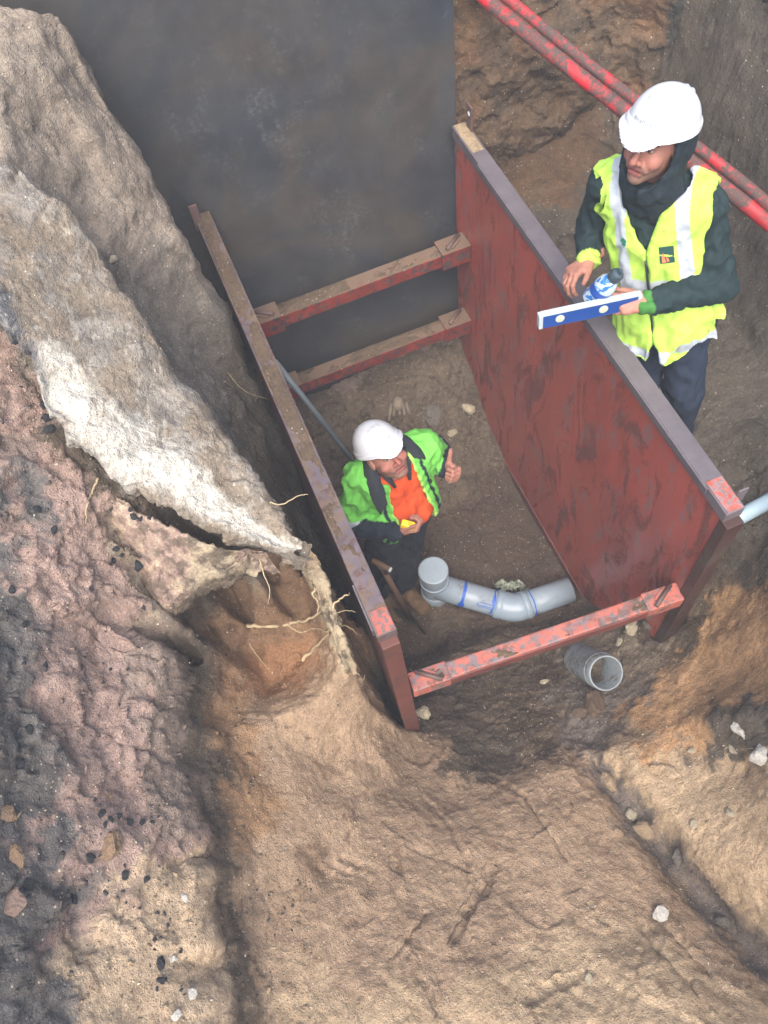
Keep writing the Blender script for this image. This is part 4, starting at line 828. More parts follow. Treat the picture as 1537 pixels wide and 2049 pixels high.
LIME = srgb(138, 238, 104, .54); LIME2 = srgb(202, 248, 104, .66); NAVY = srgb(30, 38, 48); ORNG = srgb(250, 98, 46, .66); TAPE = srgb(206, 216, 226, .6); SKIN = srgb(196, 140, 122, .56)

def frame(o, fwd, up):
    f = unit(fwd); u = unit(np.asarray(up, float) - f * np.dot(up, f)); l = np.cross(u, f)   # l = the person's left
    return np.array(o, float), np.stack([l, f, u], 1)
def loc(P, fr): return (P - fr[0].astype(P.dtype)) @ fr[1].astype(P.dtype)
def wor(p, fr): return fr[0] + np.asarray(p, float) @ fr[1].T

def head_sdf(q, fat=0.0, nb=(0, -.04, -.19)):
    d = ell(q, (0, -.012, .03), (.078, .100, .096))
    d = smin(d, ell(q, (0, .028, -.050), (.060 + fat, .066, .066)), .035)
    d = smin(d, ell(q, (0, .072, -.098), (.027 + fat, .024, .020)), .022)
    for s in (-1, 1):
        d = smin(d, ell(q, (s * .041, .064, -.030), (.026 + fat, .026, .026)), .018)
        d = smax(d, -(cone(q, V3(s * .031, .106, .012), V3(s * .031, .106, .012) + 1e-4, 0, 0) - .017), .012)
        d = smin(d, cone(q, V3(s * .031, .0795, .012), V3(s * .031, .0795, .012) + 1e-4, 0, 0) - .0130, .003)
        d = smin(d, cone(q, (s * .016, .096, .026), (s * .050, .082, .026), .008, .007), .010)
        d = smin(d, ell(q, (s * .081, -.008, .000), (.010, .024, .034)), .008)
        d = smin(d, cone(q, V3(s * .0135, .104, -.034), V3(s * .0135, .104, -.034) + 1e-4, 0, 0) - .0085, .006)
        d = smin(d, cone(q, (s * .018, .098, -.036), (s * .034, .082, -.062), .005, .006), .012)
    d = smin(d, cone(q, (0, .092, .014), (0, .119, -.030), .0085, .0125), .008)
    d = smin(d, cone(q, (-.020, .089, -.060), (.020, .089, -.060), .0075, .0075), .007)
    d = smin(d, cone(q, (-.018, .088, -.075), (.018, .088, -.075), .0078, .0078), .007)
    d = smax(d, -(cone(q, (-.026, .0955, -.066), (.026, .0955, -.0655), .0022, .0022)), .003)
    d = smin(d, cone(q, (0, -.022, -.060), nb, .054 + fat * .5, .058), .03)
    return d
def head_col(q, stubble, hair, flush):
    c = np.repeat(np.array(SKIN)[None], len(q), 0)
    def put(col, a):
        nonlocal c
        a = np.clip(a, 0, 1)[:, None]; c = c * (1 - a) + np.array(col) * a
    n_ = fbm(q[:, 0] * 60, q[:, 1] * 60, q[:, 2] * 60, 2)
    put(srgb(200, 112, 100, .52), flush * np.exp(-(np.linalg.norm(q - V3(0, .115, -.025), axis=1) / .025) ** 2))
    for s in (-1, 1):
        put(srgb(204, 118, 104, .52), flush * .8 * np.exp(-(np.linalg.norm(q - V3(s * .045, .08, -.03), axis=1) / .025) ** 2))
    put(srgb(140, 116, 102, .45), stubble * sm(-.035 - q[:, 2] + .01 * n_, 0, .03) * sm(q[:, 1], .0, .03) * sm(q[:, 2], -.13, -.11))
    put(hair, sm(q[:, 2] + q[:, 1] * -.6 + .006 * n_, .035, .05) * sm(-q[:, 1], -.07, -.05) * .9)
    put(hair, sm(-q[:, 1], -.005, .015) * sm(q[:, 2], -.055, -.035))
    for s in (-1, 1):
        e = np.linalg.norm(q - V3(s * .031, .0795, .012), axis=1)
        op = np.abs(q[:, 2] - .010) < .0048
        put(srgb(210, 204, 198, .5), ((e < .0145) & op & (q[:, 1] > .086)).astype(float))
        put(srgb(40, 42, 46), ((np.linalg.norm(q - V3(s * .030, .093, .010), axis=1) < .0062) & op).astype(float))
        put(srgb(100, 66, 58), ((e < .0165) & (np.abs(q[:, 2] - .0160) < .0018) & (q[:, 1] > .085)).astype(float) * .9)
        b_ = cone(q, (s * .014, .099, .029), (s * .050, .084, .031), .006, .004)
        put(hair, (b_ < .003).astype(float) * .75)
    lip = (np.abs(q[:, 0]) < .024) & (q[:, 2] < -.055) & (q[:, 2] > -.082) & (q[:, 1] > .088)
    put(srgb(176, 96, 92, .5), lip.astype(float) * .7)
    put(srgb(84, 42, 40), ((np.abs(q[:, 2] + .066) < .0022) & (np.abs(q[:, 0]) < .027) & (q[:, 1] > .082)).astype(float) * .9)
    put(srgb(110, 60, 54), sum(((np.linalg.norm(q - V3(s * .007, .108, -.042), axis=1)) < .0045).astype(float) for s in (-1, 1)) * .8)
    return c
def hand_sdf(P, wrist, x, thumb, curls, thumb_ang, spread=.06, s=1.0, thumb_curl=(.15, .2)):
    """x along the fingers, thumb = thumb side; the dorsal side is given by curls' sign: fingers bend towards -z"""
    x = unit(x[0]), unit(x[1])
    X, Z = x; Z = unit(Z - X * (Z @ X)); Y = np.cross(Z, X)
    if Y @ np.asarray(thumb, float) < 0: Y = -Y
    M = np.stack([X, Y, Z], 1); q = (P - np.asarray(wrist, float).astype(P.dtype)) @ M.astype(P.dtype) / P.dtype.type(s)
    d = cone(q, (-.05, 0, 0), (.012, 0, 0), .026, .025)
    d = smax(d, np.abs(q[..., 2]) - .021, .012)
    bases = [(.092, .030), (.096, .010), (.091, -.010), (.082, -.028)]
    for (bx, by) in bases: d = smin(d, cone(q, (.012, by * .55, 0), (bx, by, 0), .0155, .0125), .014)
    d = smin(d, cone(q, (.015, .018, -.006), (.050, .030, -.010), .016, .015), .016)
    lens = [(.044, .027, .021), (.048, .031, .022), (.044, .029, .022), (.034, .022, .019)]
    for k_, ((bx, by), L, cu) in enumerate(zip(bases, lens, curls)):
        p = V3(bx, by, 0); ang = 0; dy = (1.5 - k_) * spread
        rr_ = (.0100, .0092, .0084, .0074) if k_ < 3 else (.0085, .0078, .0072, .0064)
        for j in range(3):
            ang += math.radians(cu[j]); nx_ = p + L[j] * unit(V3(math.cos(ang), dy * math.cos(ang), -math.sin(ang)))
            seg = cone(q, p, nx_, rr_[j], rr_[j + 1])
            d = smin(d, seg, .006 if j == 0 else .0025); p = nx_
    p = V3(.032, .032, -.008); a = math.radians(thumb_ang); dv = unit(V3(math.cos(a), math.sin(a), -.15))
    for j, (l_, r0_, r1_) in enumerate(((.032, .0150, .0120), (.026, .0120, .0108), (.021, .0108, .0088))):
        nx_ = p + l_ * dv; d = smin(d, cone(q, p, nx_, r0_, r1_), .008 if j == 0 else .003); p = nx_
        tc = thumb_curl[min(j, 1)]; dv = unit(dv + V3(tc, -tc * .3, -tc * .4))
    return d * s
def skin_hand_col(v):
    n_ = fbm(v[:, 0] * 60, v[:, 1] * 60, v[:, 2] * 60, 2)[:, None]
    return np.array(SKIN)[None] * (1 + .18 * n_) * np.array([1, .97, .96])
def helmet(person, fr, label_strokes=True):
    """hard hat in the head frame"""
    def fn(P):
        q = loc(P, fr) - V3(0, -.008, .062).astype(P.dtype)
        slope = q[..., 2] + .10 * np.maximum(q[..., 1] - .09, 0) + .9 * np.maximum(q[..., 1] - .135, 0)
        qq = q.copy(); qq[..., 2] = slope
        dome = ell(q, (0, -.006, .0), (.108, .134, .118)); inner = ell(q, (0, -.006, .0), (.096, .122, .106))
        for yy in (-.020, .0, .020):
            dome = smin(dome, cone(q, (yy * 1.1, .075, .0965 - abs(yy) * .25), (yy * 1.1, -.095, .0885 - abs(yy) * .25), .009, .009), .010)
        d = smax(smax(dome, -inner, .002), -(q[..., 2] + .004), .002)
        brim = smax(ell(qq, (0, .012, .0), (.121, .160, .020)), np.abs(qq[..., 2]) - .0035, .002)
        rear = smax(brim, -inner, .002)
        gut = np.abs(ell(q, (0, -.006, 0), (.112, .138, .122))) - .0035; gut = smax(gut, np.abs(q[..., 2] - .012) - .008, .003)
        d = smin(smin(d, rear, .005), gut, .006)
        return d
    o_ = wor((0, 0, .09), fr); r = .19
    v, q = nets(fn, o_ - r, o_ + r, .0040); v = relax(v, q, 1)
    h = to_obj('hard_hat', v, q, None, M_HELM, person)
    # brow print: a line of small worn characters
    P = []; F_ = []
    for i in range(7):
        xx = .036 - i * .012
        for (dx0, dz0, dx1, dz1) in ([(0, 0, .0025, .010), (.0055, 0, .008, .010), (0, .0075, .008, .010)] if i % 3 == 0 else [(0, 0, .0025, .010), (0, 0, .008, .0025), (.0, .004, .007, .0062)] if i % 3 == 1 else [(0, 0, .0025, .010), (.0055, .0, .008, .010)]):
            b0_ = len(P)
            for (ax_, az_) in ((dx0, dz0), (dx1, dz0), (dx1, dz1), (dx0, dz1)):
                lx, lz = xx - ax_, .030 + az_
                yy = -.014 + .1345 * math.sqrt(max(0, 1 - (lx / .1085) ** 2 - (lz / .1185) ** 2)) + .0015
                P.append(tuple(wor((lx, yy, lz + .062), fr)))
            F_.append((b0_, b0_ + 1, b0_ + 2, b0_ + 3))
    me = bpy.data.meshes.new('helmet_print'); me.from_pydata(P, [], F_); me.update()
    part_of(link('helmet_print', me, M_PRINT), h)
    return h
def join_np(parts):
    vs, qs, cs = [], [], []; o = 0
    for v, q, c in parts: vs.append(v); qs.append(q + o); cs.append(c); o += len(v)
    return np.concatenate(vs), np.concatenate(qs), np.concatenate(cs)
def bbox(pts, pad): p = np.array(pts, float); return p.min(0) - pad, p.max(0) + pad

# ---------------------------------------------------------------- the worker in the pit
P1 = empty('person', (.50, 2.02, 0), 'smiling worker in open green jacket and orange shirt giving thumbs up', 'person')
A = dict(hipL=V3(.60, 2.07, .90), hipR=V3(.455, 2.06, .90), kneeL=V3(.535, 2.04, .49), kneeR=V3(.375, 2.03, .49), ankL=V3(.480, 2.03, .10), ankR=V3(.33, 2.06, .10),
         shL=V3(.735, 2.12, 1.385), shR=V3(.375, 2.085, 1.385), elL=V3(.822, 2.215, 1.155), elR=V3(.275, 2.04, 1.11), wrL=V3(.803, 2.03, 1.29), wrR=V3(.462, 1.862, 1.165))
T1 = frame((.555, 2.10, 0), (.10, -1, 0), (0, -.06, 1))
H1 = frame((.522, 2.075, 1.538), (.22, -.72, .66), (-.22, .62, .74))
def torso1(P, o=0.0):
    q = loc(P, T1)
    d = ell(q, (0, -.005, 1.27), (.185, .125, .21)); d = smin(d, ell(q, (0, .045, 1.06), (.172, .150, .17)), .07)
    d = smin(d, ell(q, (0, 0, .93), (.165, .125, .12)), .06)
    d = smin(d, cone(P, A['shL'] + V3(-.02, 0, 0), A['shR'] + V3(.02, 0, 0), .062, .062), .06)
    return d - o
def neck1(P): return cone(P, wor((0, -.03, -.10), H1), wor((0, -.015, 1.42), T1), .056, .060)
# skin: head, neck and hands in one mesh, the rest of the body under the clothes
lo, hi = bbox([wor((0, 0, .13), H1), wor((0, 0, -.10), H1), wor((0, 0, 1.42), T1)], .12)
v, q = nets(lambda P: head_sdf(loc(P, H1), .008, loc(wor((0, -.02, 1.42), T1), H1)), lo, hi, .0028); parts = [(v, q, head_col(loc(v, H1), .6, srgb(138, 120, 104, .7), .8))]
lo, hi = bbox([A['wrL'], A['wrL'] + V3(.03, -.11, .08)], .09)
v, q = nets(lambda P: hand_sdf(P, A['wrL'], (V3(.28, -.80, .30), V3(.80, .12, -.45)), V3(.25, .45, .85), [(78, 92, 62)] * 4, 84, .02, 1.05, (.04, -.05)), lo, hi, .0024); parts.append((v, q, skin_hand_col(v)))
lo, hi = bbox([A['wrR'], A['wrR'] + V3(.12, -.05, .03)], .09)
v, q = nets(lambda P: hand_sdf(P, A['wrR'], (V3(.90, -.36, .12), V3(-.15, -.75, -.45)), V3(.1, .3, .9), [(55, 75, 45)] * 4, 38, .02, 1.05), lo, hi, .0024); parts.append((v, q, skin_hand_col(v)))
def under1(P):
    d = torso1(P, -.012)
    for s in 'LR':
        d = smin(d, cone(P, A['sh' + s], A['el' + s], .045, .040), .03); d = smin(d, cone(P, A['el' + s], A['wr' + s], .040, .028), .02)
        d = smin(d, cone(P, A['hip' + s], A['knee' + s], .085, .058), .04); d = smin(d, cone(P, A['knee' + s], A['ank' + s], .055, .04), .02)
    return d
lo, hi = bbox(list(A.values()), .16); v, q = nets(under1, lo, hi, .014); parts.append((v, q, flat(SKIN)(v)))
v, q, c = join_np(parts); to_obj('body', v, q, c, M_SKIN, P1)
helmet(P1, H1)
# orange shirt with navy collar
def shirt1(P):
    qh = loc(P, T1)
    d = torso1(P, .006); d = smax(d, -(qh[..., 2] - .985 - .02 * qh[..., 0]), .01)
    return smax(d, -(neck1(P) - .006), .008)
def shirt_col(v):
    qv = loc(v, T1); c = flat(ORNG)(v)
    pl_ = (np.abs(qv[:, 0] - .0) < .0025) & (qv[:, 2] > 1.22) & (qv[:, 1] > 0)
    c[pl_] = np.array(srgb(190, 60, 24)); return c
lo, hi = bbox([wor((-.22, -.15, .95), T1), wor((.22, .22, 1.5), T1)], .05)
garment('shirt', shirt1, lo, hi, .0065, shirt_col, M_CLEAN, P1, .006, 9)
for s in (-1, 1):   # polo collar points
    Pc = [wor((s * .075, .0, 1.490), T1), wor((s * .070, .055, 1.468), T1), wor((s * .055, .092, 1.440), T1), wor((s * .040, .125, 1.395), T1)]
    part_of(tube('shirt_collar', [tuple(p) for p in Pc], [.014, .016, .015, .008], plastic('navy_knit_%d' % s, srgb(34, 38, 46), .9, dirta=.2), None, 10), bpy.data.objects['shirt'])
# trousers and boots
def trousers1(P):
    d = ell(loc(P, T1), (0, .01, .93), (.168, .138, .13))
    for s in 'LR':
        d = smin(d, cone(P, A['hip' + s], A['knee' + s], .100, .078), .05); d = smin(d, cone(P, A['knee' + s], A['ank' + s] + V3(0, 0, .03), .078, .070), .03)
    return smax(d, loc(P, T1)[..., 2] - 1.0, .01)
lo, hi = bbox([A[k_] for k_ in ('hipL', 'hipR', 'ankL', 'ankR')] + [V3(.55, 2.05, 1.0)], .16)
garment('trousers', trousers1, lo, hi, .0085, flat(srgb(36, 40, 48)), M_CLOTH, P1, .010, 8)
M_BOOT = cloth_mat('boot_leather', .7, .4, .5)
def boot(anke, fwd, parent, name='boot'):
    f = unit(fwd); anke = np.asarray(anke, float)
    def fn(P):
        g_ = V3(anke[0], anke[1], 0)
        d = cone(P, anke + V3(0, 0, .06), g_ + f * .0 + V3(0, 0, .06), .056, .052)
        d = smin(d, cone(P, g_ + f * .02 + V3(0, 0, .055), g_ + f * .17 + V3(0, 0, .040), .050, .044), .04)
        d = smin(d, cone(P, g_ - f * .03 + V3(0, 0, .04), g_ + f * .17 + V3(0, 0, .032), .044, .050), .02)
        return smax(d, -(P[..., 2] - .004), .006)
    lo, hi = bbox([anke + V3(0, 0, .12), anke - f * .08, anke + f * .24, V3(anke[0], anke[1], 0)], .07)
    def col(v):
        c = flat(srgb(112, 88, 64, .8))(v); c[v[:, 2] < .022] = np.array(srgb(60, 50, 42)); 
        c[v[:, 2] > .135] = np.array(srgb(66, 56, 48)); return c
    return garment(name, fn, lo, hi, .006, col, M_BOOT, parent, .003, 20)
boot(A['ankL'], (.35, -.93, 0), P1); boot(A['ankR'], (.25, -.97, 0), P1)
# open jacket
OPEN = lambda z: (-.060 - .045 * np.clip((1.42 - z) / .45, 0, 1), .085 + .055 * np.clip((1.42 - z) / .45, 0, 1))
def jacket1(P):
    qh = loc(P, T1); z = qh[..., 2]
    t = torso1(P, 0); flare = .010 * np.clip((1.2 - z) / .3, 0, 1)
    d = smax(t - .030 - flare, -(t - .015 - flare), .004)
    x0, x1 = OPEN(z); w_ = smax(x0 - qh[..., 0], qh[..., 0] - x1, .01)          # >0 outside the opening
    cut = smax(w_, -(qh[..., 1] - .02), .01)                                    # <0 in the opening
    d = smax(d, -cut, .006); d = smax(d, -(z - .90), .008); d = smax(d, -(neck1(P) - .020), .01)
    for s in 'LR':
        sl = smin(cone(P, A['sh' + s], A['el' + s], .078, .070), cone(P, A['el' + s], A['wr' + s], .068, .047), .03)
        d = smin(d, sl, .035)
    return d
def jacket_col(v):
    qh = loc(v, T1); c = flat(LIME)(v); x0, x1 = OPEN(qh[:, 2])
    e = np.minimum(np.abs(qh[:, 0] - x0), np.abs(qh[:, 0] - x1)); inside = (qh[:, 0] > x0 - .08) & (qh[:, 0] < x1 + .08) & (qh[:, 1] > .01)
    tor = torso1(v, 0)
    c[inside & (e > .030) & (e < .046)] = np.array(NAVY)
    c[inside & (e <= .006)] = np.array(srgb(190, 240, 120, .8))
    bd = (tor < .05) & (qh[:, 2] > 1.0) & (qh[:, 2] < 1.05) & ~(inside & (e < .046)); c[bd] = np.array(TAPE)
    for s in 'LR':
        a_, b_ = A['sh' + s], A['el' + s]; ab = b_ - a_; t = ((v - a_) @ ab) / (ab @ ab)
        dl = cone(v, a_, b_, .078, .070); fo = cone(v, A['el' + s], A['wr' + s], .068, .047)
        arm = (np.minimum(dl, fo) < .012) & (tor > .062)
        ab2 = A['wr' + s] - A['el' + s]; t2 = ((v - A['el' + s]) @ ab2) / (ab2 @ ab2)
        nav = arm & ((t > .86) | ((fo < dl) & (t2 > .05))); tp = arm & (t > .72) & (t <= .86) & ~nav
        c[tp] = np.array(TAPE); c[nav] = np.array(NAVY)
    n_ = fbm(v[:, 0] * 9, v[:, 1] * 9, v[:, 2] * 9, 3)
    low = sm(1.12 - qh[:, 2] + .2 * n_, 0, .25)[:, None] * .45
    return c * (1 - low) + c * np.array(srgb(120, 118, 90)) * low
lo, hi = bbox([A['shL'], A['shR'], A['elL'], A['elR'], A['wrL'], A['wrR'], wor((-.2, -.17, .9), T1), wor((.2, .24, 1.45), T1)], .10)
jk = garment('jacket', jacket1, lo, hi, .0068, jacket_col, M_CLOTH, P1, .011, 9)
for s, nm in ((-1, 'R'), (1, 'L')):   # navy collar flaps folded open, the worker's right one longer
    Pc = [(s * .0, -.085, 1.515), (s * .070, -.060, 1.520), (s * .098, .01, 1.515), (s * .110 , .085, 1.470), (s * .115, .140, 1.390), (s * .118, .165, 1.33)]
    if s > 0: Pc = Pc[:4]
    vs, fs = [], []
    for i, p in enumerate(Pc):
        t = i / (len(Pc) - 1); ip = V3(*p); outd = unit(V3(s * .9, -.25 if i < 2 else .25, -.25)); wd = .058 + .02 * t * (1 - t) * 4
        for j in range(5):
            u_ = j / 4; off = outd * (wd * u_) + V3(0, 0, .028 * math.sin(u_ * math.pi) - .03 * u_)
            vs.append(tuple(wor(ip + off - outd * .015, T1)))
    for i in range(len(Pc) - 1):
        for j in range(4): a_ = i * 5 + j; fs.append((a_, a_ + 1, a_ + 6, a_ + 5))
    me = bpy.data.meshes.new('jacket_collar'); me.from_pydata(vs, [], fs); me.update()
    o = link('jacket_collar', me, plastic('navy_collar_%s' % nm, srgb(26, 32, 40), .9, dirta=.15), smooth=True); part_of(o, jk)
    mo = o.modifiers.new('sub', 'SUBSURF'); mo.levels = 2; mo.render_levels = 2; mo = o.modifiers.new('sol', 'SOLIDIFY'); mo.thickness = .006
# yellow tape measure in the right hand
yo = empty('tape_measure', (.525, 1.83, 1.20), 'small yellow tape measure held in the thumbs up worker\'s other hand', 'tape measure')
ym = plastic('yellow_plastic', srgb(248, 212, 36, .9), .45, dirta=.15)
yfr = frame_along((0, 0, 0), (.62, -.42, -.25))
box('case', (.515, 1.838, 1.235), (.070, .036, .040), ym, yo, yfr, .010)
box('lock_button', Vector((.515, 1.838, 1.235)) + yfr @ Vector((.008, 0, .022)), (.022, .016, .008), plastic('deep_yellow_plastic', srgb(214, 170, 30, .9), .5), yo, yfr, .003)  # lock button in a deeper yellow than the case

# ---------------------------------------------------------------- the worker standing behind the right panel
P2 = empty('person', (1.70, 1.70, 1.42), 'bearded worker in dark hood and yellow vest leaning over the right panel', 'person')
B = dict(hipL=V3(1.755, 1.700, 2.220), hipR=V3(1.675, 1.800, 2.220), kneeL=V3(1.750, 1.620, 1.860), kneeR=V3(1.635, 1.770, 1.860), ankL=V3(1.78, 1.60, 1.52), ankR=V3(1.68, 1.78, 1.52),
         shL=V3(1.747, 1.810, 2.720), shR=V3(1.507, 2.060, 2.720), elL=V3(1.775, 1.655, 2.460), elR=V3(1.520, 2.130, 2.450), wrL=V3(1.480, 1.668, 2.50), wrR=V3(1.425, 1.985, 2.455))
F2 = unit(V3(-.72, -.69, 0))
U2 = unit(V3(1.642, 1.950, 2.74) - V3(1.705, 1.765, 2.21)); T2 = frame((1.705, 1.765, 2.21), F2 - U2 * (F2 @ U2), U2)
H2 = frame((1.562, 1.92, 2.975), (-.90, -.38, .27), (.22, .16, 1))
def torso2(P, o=0.0):
    q = loc(P, T2)
    d = ell(q, (0, 0, .37), (.178, .112, .25)); d = smin(d, ell(q, (0, .005, .13), (.165, .112, .19)), .07)
    d = smin(d, ell(q, (0, 0, -.06), (.168, .130, .22)), .06)
    d = smin(d, cone(P, B['shL'], B['shR'], .062, .062), .06)
    return d - o
def neck2(P): return cone(P, wor((0, -.03, -.10), H2), wor((0, -.02, .53), T2), .062, .080)
lo, hi = bbox([wor((0, 0, .13), H2), wor((0, 0, -.17), H2)], .13)
v, q = nets(lambda P: head_sdf(loc(P, H2), -.001, loc(wor((0, -.02, .52), T2), H2)), lo, hi, .0028); parts = [(v, q, head_col(loc(v, H2), .75, srgb(96, 74, 58, .7), .5))]
lo, hi = bbox([B['wrR'], B['wrR'] + V3(-.14, -.05, -.03)], .09)
v, q = nets(lambda P: hand_sdf(P, B['wrR'], (V3(-.88, -.25, -.05), V3(-.28, .30, .90)), V3(.45, -.85, .0), [(38, 48, 28), (40, 46, 26), (42, 44, 26), (46, 44, 28)], 34, .10, 1.0), lo, hi, .0024); parts.append((v, q, skin_hand_col(v)))
lo, hi = bbox([B['wrL'], B['wrL'] + V3(-.15, .06, .02)], .09)
v, q = nets(lambda P: hand_sdf(P, B['wrL'], (V3(-.90, .36, .06), V3(-.18, -.60, .78)), V3(.25, .75, .5), [(8, 22, 18), (40, 52, 30), (44, 54, 30), (46, 54, 30)], 20, .07, 1.0), lo, hi, .0024); parts.append((v, q, skin_hand_col(v)))
def under2(P):
    d = smax(torso2(P, -.03), -(loc(P, T2)[..., 2] - .02), .02)
    for s in 'LR':
        d = smin(d, cone(P, B['sh' + s], B['el' + s], .038, .034), .03); d = smin(d, cone(P, B['el' + s], B['wr' + s], .034, .026), .02)
        d = smin(d, cone(P, B['hip' + s], B['knee' + s], .055, .05), .04); d = smin(d, cone(P, B['knee' + s], B['ank' + s], .055, .04), .02)
    return d
lo, hi = bbox(list(B.values()), .16); v, q = nets(under2, lo, hi, .014); parts.append((v, q, flat(SKIN)(v)))
v, q, c = join_np(parts); to_obj('body', v, q, c, M_SKIN, P2)
helmet(P2, H2)
DKG = srgb(28, 44, 46)
def jacket2(P):
    d = torso2(P, .008); d = smax(d, -(loc(P, T2)[..., 2] - .04), .01)
    for s in 'LR':
        d = smin(d, smin(cone(P, B['sh' + s], B['el' + s], .056, .062), cone(P, B['el' + s], B['wr' + s], .060, .042), .03), .02)
    return d
def jacket2_col(v):
    c = flat(DKG)(v)
    for s in 'LR':
        ab = B['wr' + s] - B['el' + s]; t = ((v - B['el' + s]) @ ab) / (ab @ ab); near = np.linalg.norm(v - B['wr' + s], axis=1) < .08
        c[near & (t > (.93 if s == 'R' else .985))] = np.array(LIME2) if s == 'R' else np.array(srgb(96, 176, 84, .4))
    return c
lo, hi = bbox([B[k_] for k_ in ('shL', 'shR', 'elL', 'elR', 'wrL', 'wrR')] + [wor((-.2, -.16, -.1), T2), wor((.2, .18, .6), T2)], .09)
garment('dark_jacket', jacket2, lo, hi, .0075, jacket2_col, M_CLEAN, P2, .010, 10)
# hood
def hood(P):
    q = loc(P, H2)
    o_ = ell(q, (0, -.030, .005), (.108, .122, .150)); o_ = smin(o_, cone(P, wor((0, -.03, -.12), H2), wor((0, -.01, .50), T2), .098, .112), .05)
    i_ = ell(q, (0, .03, -.005), (.088, .13, .135))
    d = smax(o_, -i_, .01)
    face = smax(smax(np.abs(q[..., 0]) - .078, -(q[..., 1] - .02), .02), -(q[..., 2] + .125), .02)
    face = smax(np.sqrt((q[..., 0] / .074) ** 2 + ((q[..., 2] + .02) / .118) ** 2) * .074 - .074, -(q[..., 1] - .0), .01)
    return smax(d, -face, .01)
lo, hi = bbox([wor((-.15, -.17, .16), H2), wor((.15, .16, -.32), H2)], .06)
garment('hood', hood, lo, hi, .0066, flat(srgb(30, 40, 46)), M_CLEAN, P2, .006, 12)
# hi-vis vest
def vest(P):
    qh = loc(P, T2); x, y, z = qh[..., 0], qh[..., 1], qh[..., 2]
    t = torso2(P, 0); fl = .034 * np.clip((.15 - z) / .2, 0, 1)
    d = smax(t - .034 - fl, -(t - .014), .004)
    wv = .075 * np.clip((z - .37) / .18, 0, 1)                                  # V neck
    d = smax(d, -smax(np.abs(x + .022) - wv, -(y - .0), .01), .006)
    gap = .006 + .05 * np.clip((.02 - z) / .2, 0, 1)
    d = smax(d, -smax(np.abs(x + .022) - gap, -(y - .0), .006), .004)
    for s, sg in (('L', 1), ('R', -1)): d = smax(d, -(cone(P, B['sh' + s] + T2[1][:, 0] * sg * .108 + V3(0, 0, .01), B['el' + s] + T2[1][:, 0] * sg * .02, .100, .098)), .012)
    d = smax(d, -(neck2(P) - .045), .008); d = smax(d, -(z + .09), .006)
    return d
def vest_col(v):
    qh = loc(v, T2); x, y, z = qh[:, 0], qh[:, 1], qh[:, 2]; c = flat(LIME2)(v)
    c[(z > .22) & (z < .27)] = np.array(TAPE); c[(z > -.075) & (z < -.028)] = np.array(TAPE)
    for s in (-1, 1): c[(np.abs(x - s * .112 ) < .022) & (z > .27)] = np.array(TAPE)
    return c
lo, hi = bbox([B['shL'], B['shR'], wor((-.24, -.2, -.1), T2), wor((.24, .22, .6), T2)], .06)
ve = garment('safety_vest', vest, lo, hi, .0066, vest_col, M_CLEAN, P2, .009, 8)
# chest patch with an orange mark, small green mark on the other side, zip
def on_vest(x, z, off):
    """point on the vest's front at (x, z) of the torso frame"""
    y = np.linspace(.02, .26, 241); P = wor(np.stack([np.full_like(y, x), y, np.full_like(y, z)], 1), T2); d = torso2(P, .034)
    return wor((x, y[int(np.argmax(d > 0))] + off + .008, z), T2)
def decal(name, poly, mat, off):
    me = bpy.data.meshes.new(name); me.from_pydata([tuple(on_vest(x, z, off)) for x, z in poly], [], [tuple(range(len(poly)))]); me.update()
    return part_of(link(name, me, mat), ve)
mtl = lambda nme, c: plastic(nme, c, .6, dirta=.1)
decal('chest_patch', [(.030, 0.350), (.080, 0.350), (.080, 0.417), (.030, 0.417)], mtl('patch_green', srgb(24, 66, 60)), .001)
decal('patch_mark', [(.038, 0.355), (.054, 0.357), (.049, 0.373), (.044, 0.397), (.039, 0.381)], mtl('patch_orange', srgb(240, 130, 84, .9)), .004)
decal('patch_mark', [(.056, 0.358), (.064, 0.361), (.059, 0.375), (.053, 0.379)], bpy.data.materials['patch_orange'], .0045)
decal('vest_mark', [(-.098, 0.415), (-.090, 0.420), (-.094, 0.428), (-.086, 0.432), (-.092, 0.440), (-.100, 0.448), (-.108, 0.440), (-.114, 0.432), (-.106, 0.428), (-.110, 0.420), (-.102, 0.415), (-.100, 0.402)], mtl('mark_green', srgb(30, 110, 84)), .002)
part_of(tube('zip', [tuple(on_vest(-.022, z, .000)) for z in np.linspace(.36, .0, 18)], .0045, M_BLACK, None, 8), ve)
def trousers2(P):
    d = ell(loc(P, T2), (0, .0, -.03), (.148, .108, .10))
    for s in 'LR':
        d = smin(d, cone(P, B['hip' + s], B['knee' + s], .076, .074), .05); d = smin(d, cone(P, B['knee' + s], B['ank' + s], .078, .068), .03)
    return d
lo, hi = bbox([B[k_] for k_ in ('hipL', 'hipR', 'ankL', 'ankR')], .16)
def tr2col(v):
    c = flat(srgb(36, 46, 62))(v); 
    return c
garment('trousers', trousers2, lo, hi, .0085, tr2col, M_CLEAN, P2, .010, 8)
for s in 'LR':
    ak = B['ank' + s]
    def fnb(P, ak=ak):
        d = smin(cone(P, ak, ak - V3(0, 0, .05), .056, .055), cone(P, ak + F2 * .03 - V3(0, 0, .05), ak + F2 * .17 - V3(0, 0, .06), .05, .042), .04)
        return smax(d, -(P[..., 2] - (ak[2] - .10)), .006)
    lo, hi = bbox([ak, ak + F2 * .22, ak - V3(0, 0, .1)], .08)
    garment('boot', fnb, lo, hi, .009, flat(srgb(90, 72, 56)), M_BOOT, P2, .003, 20)
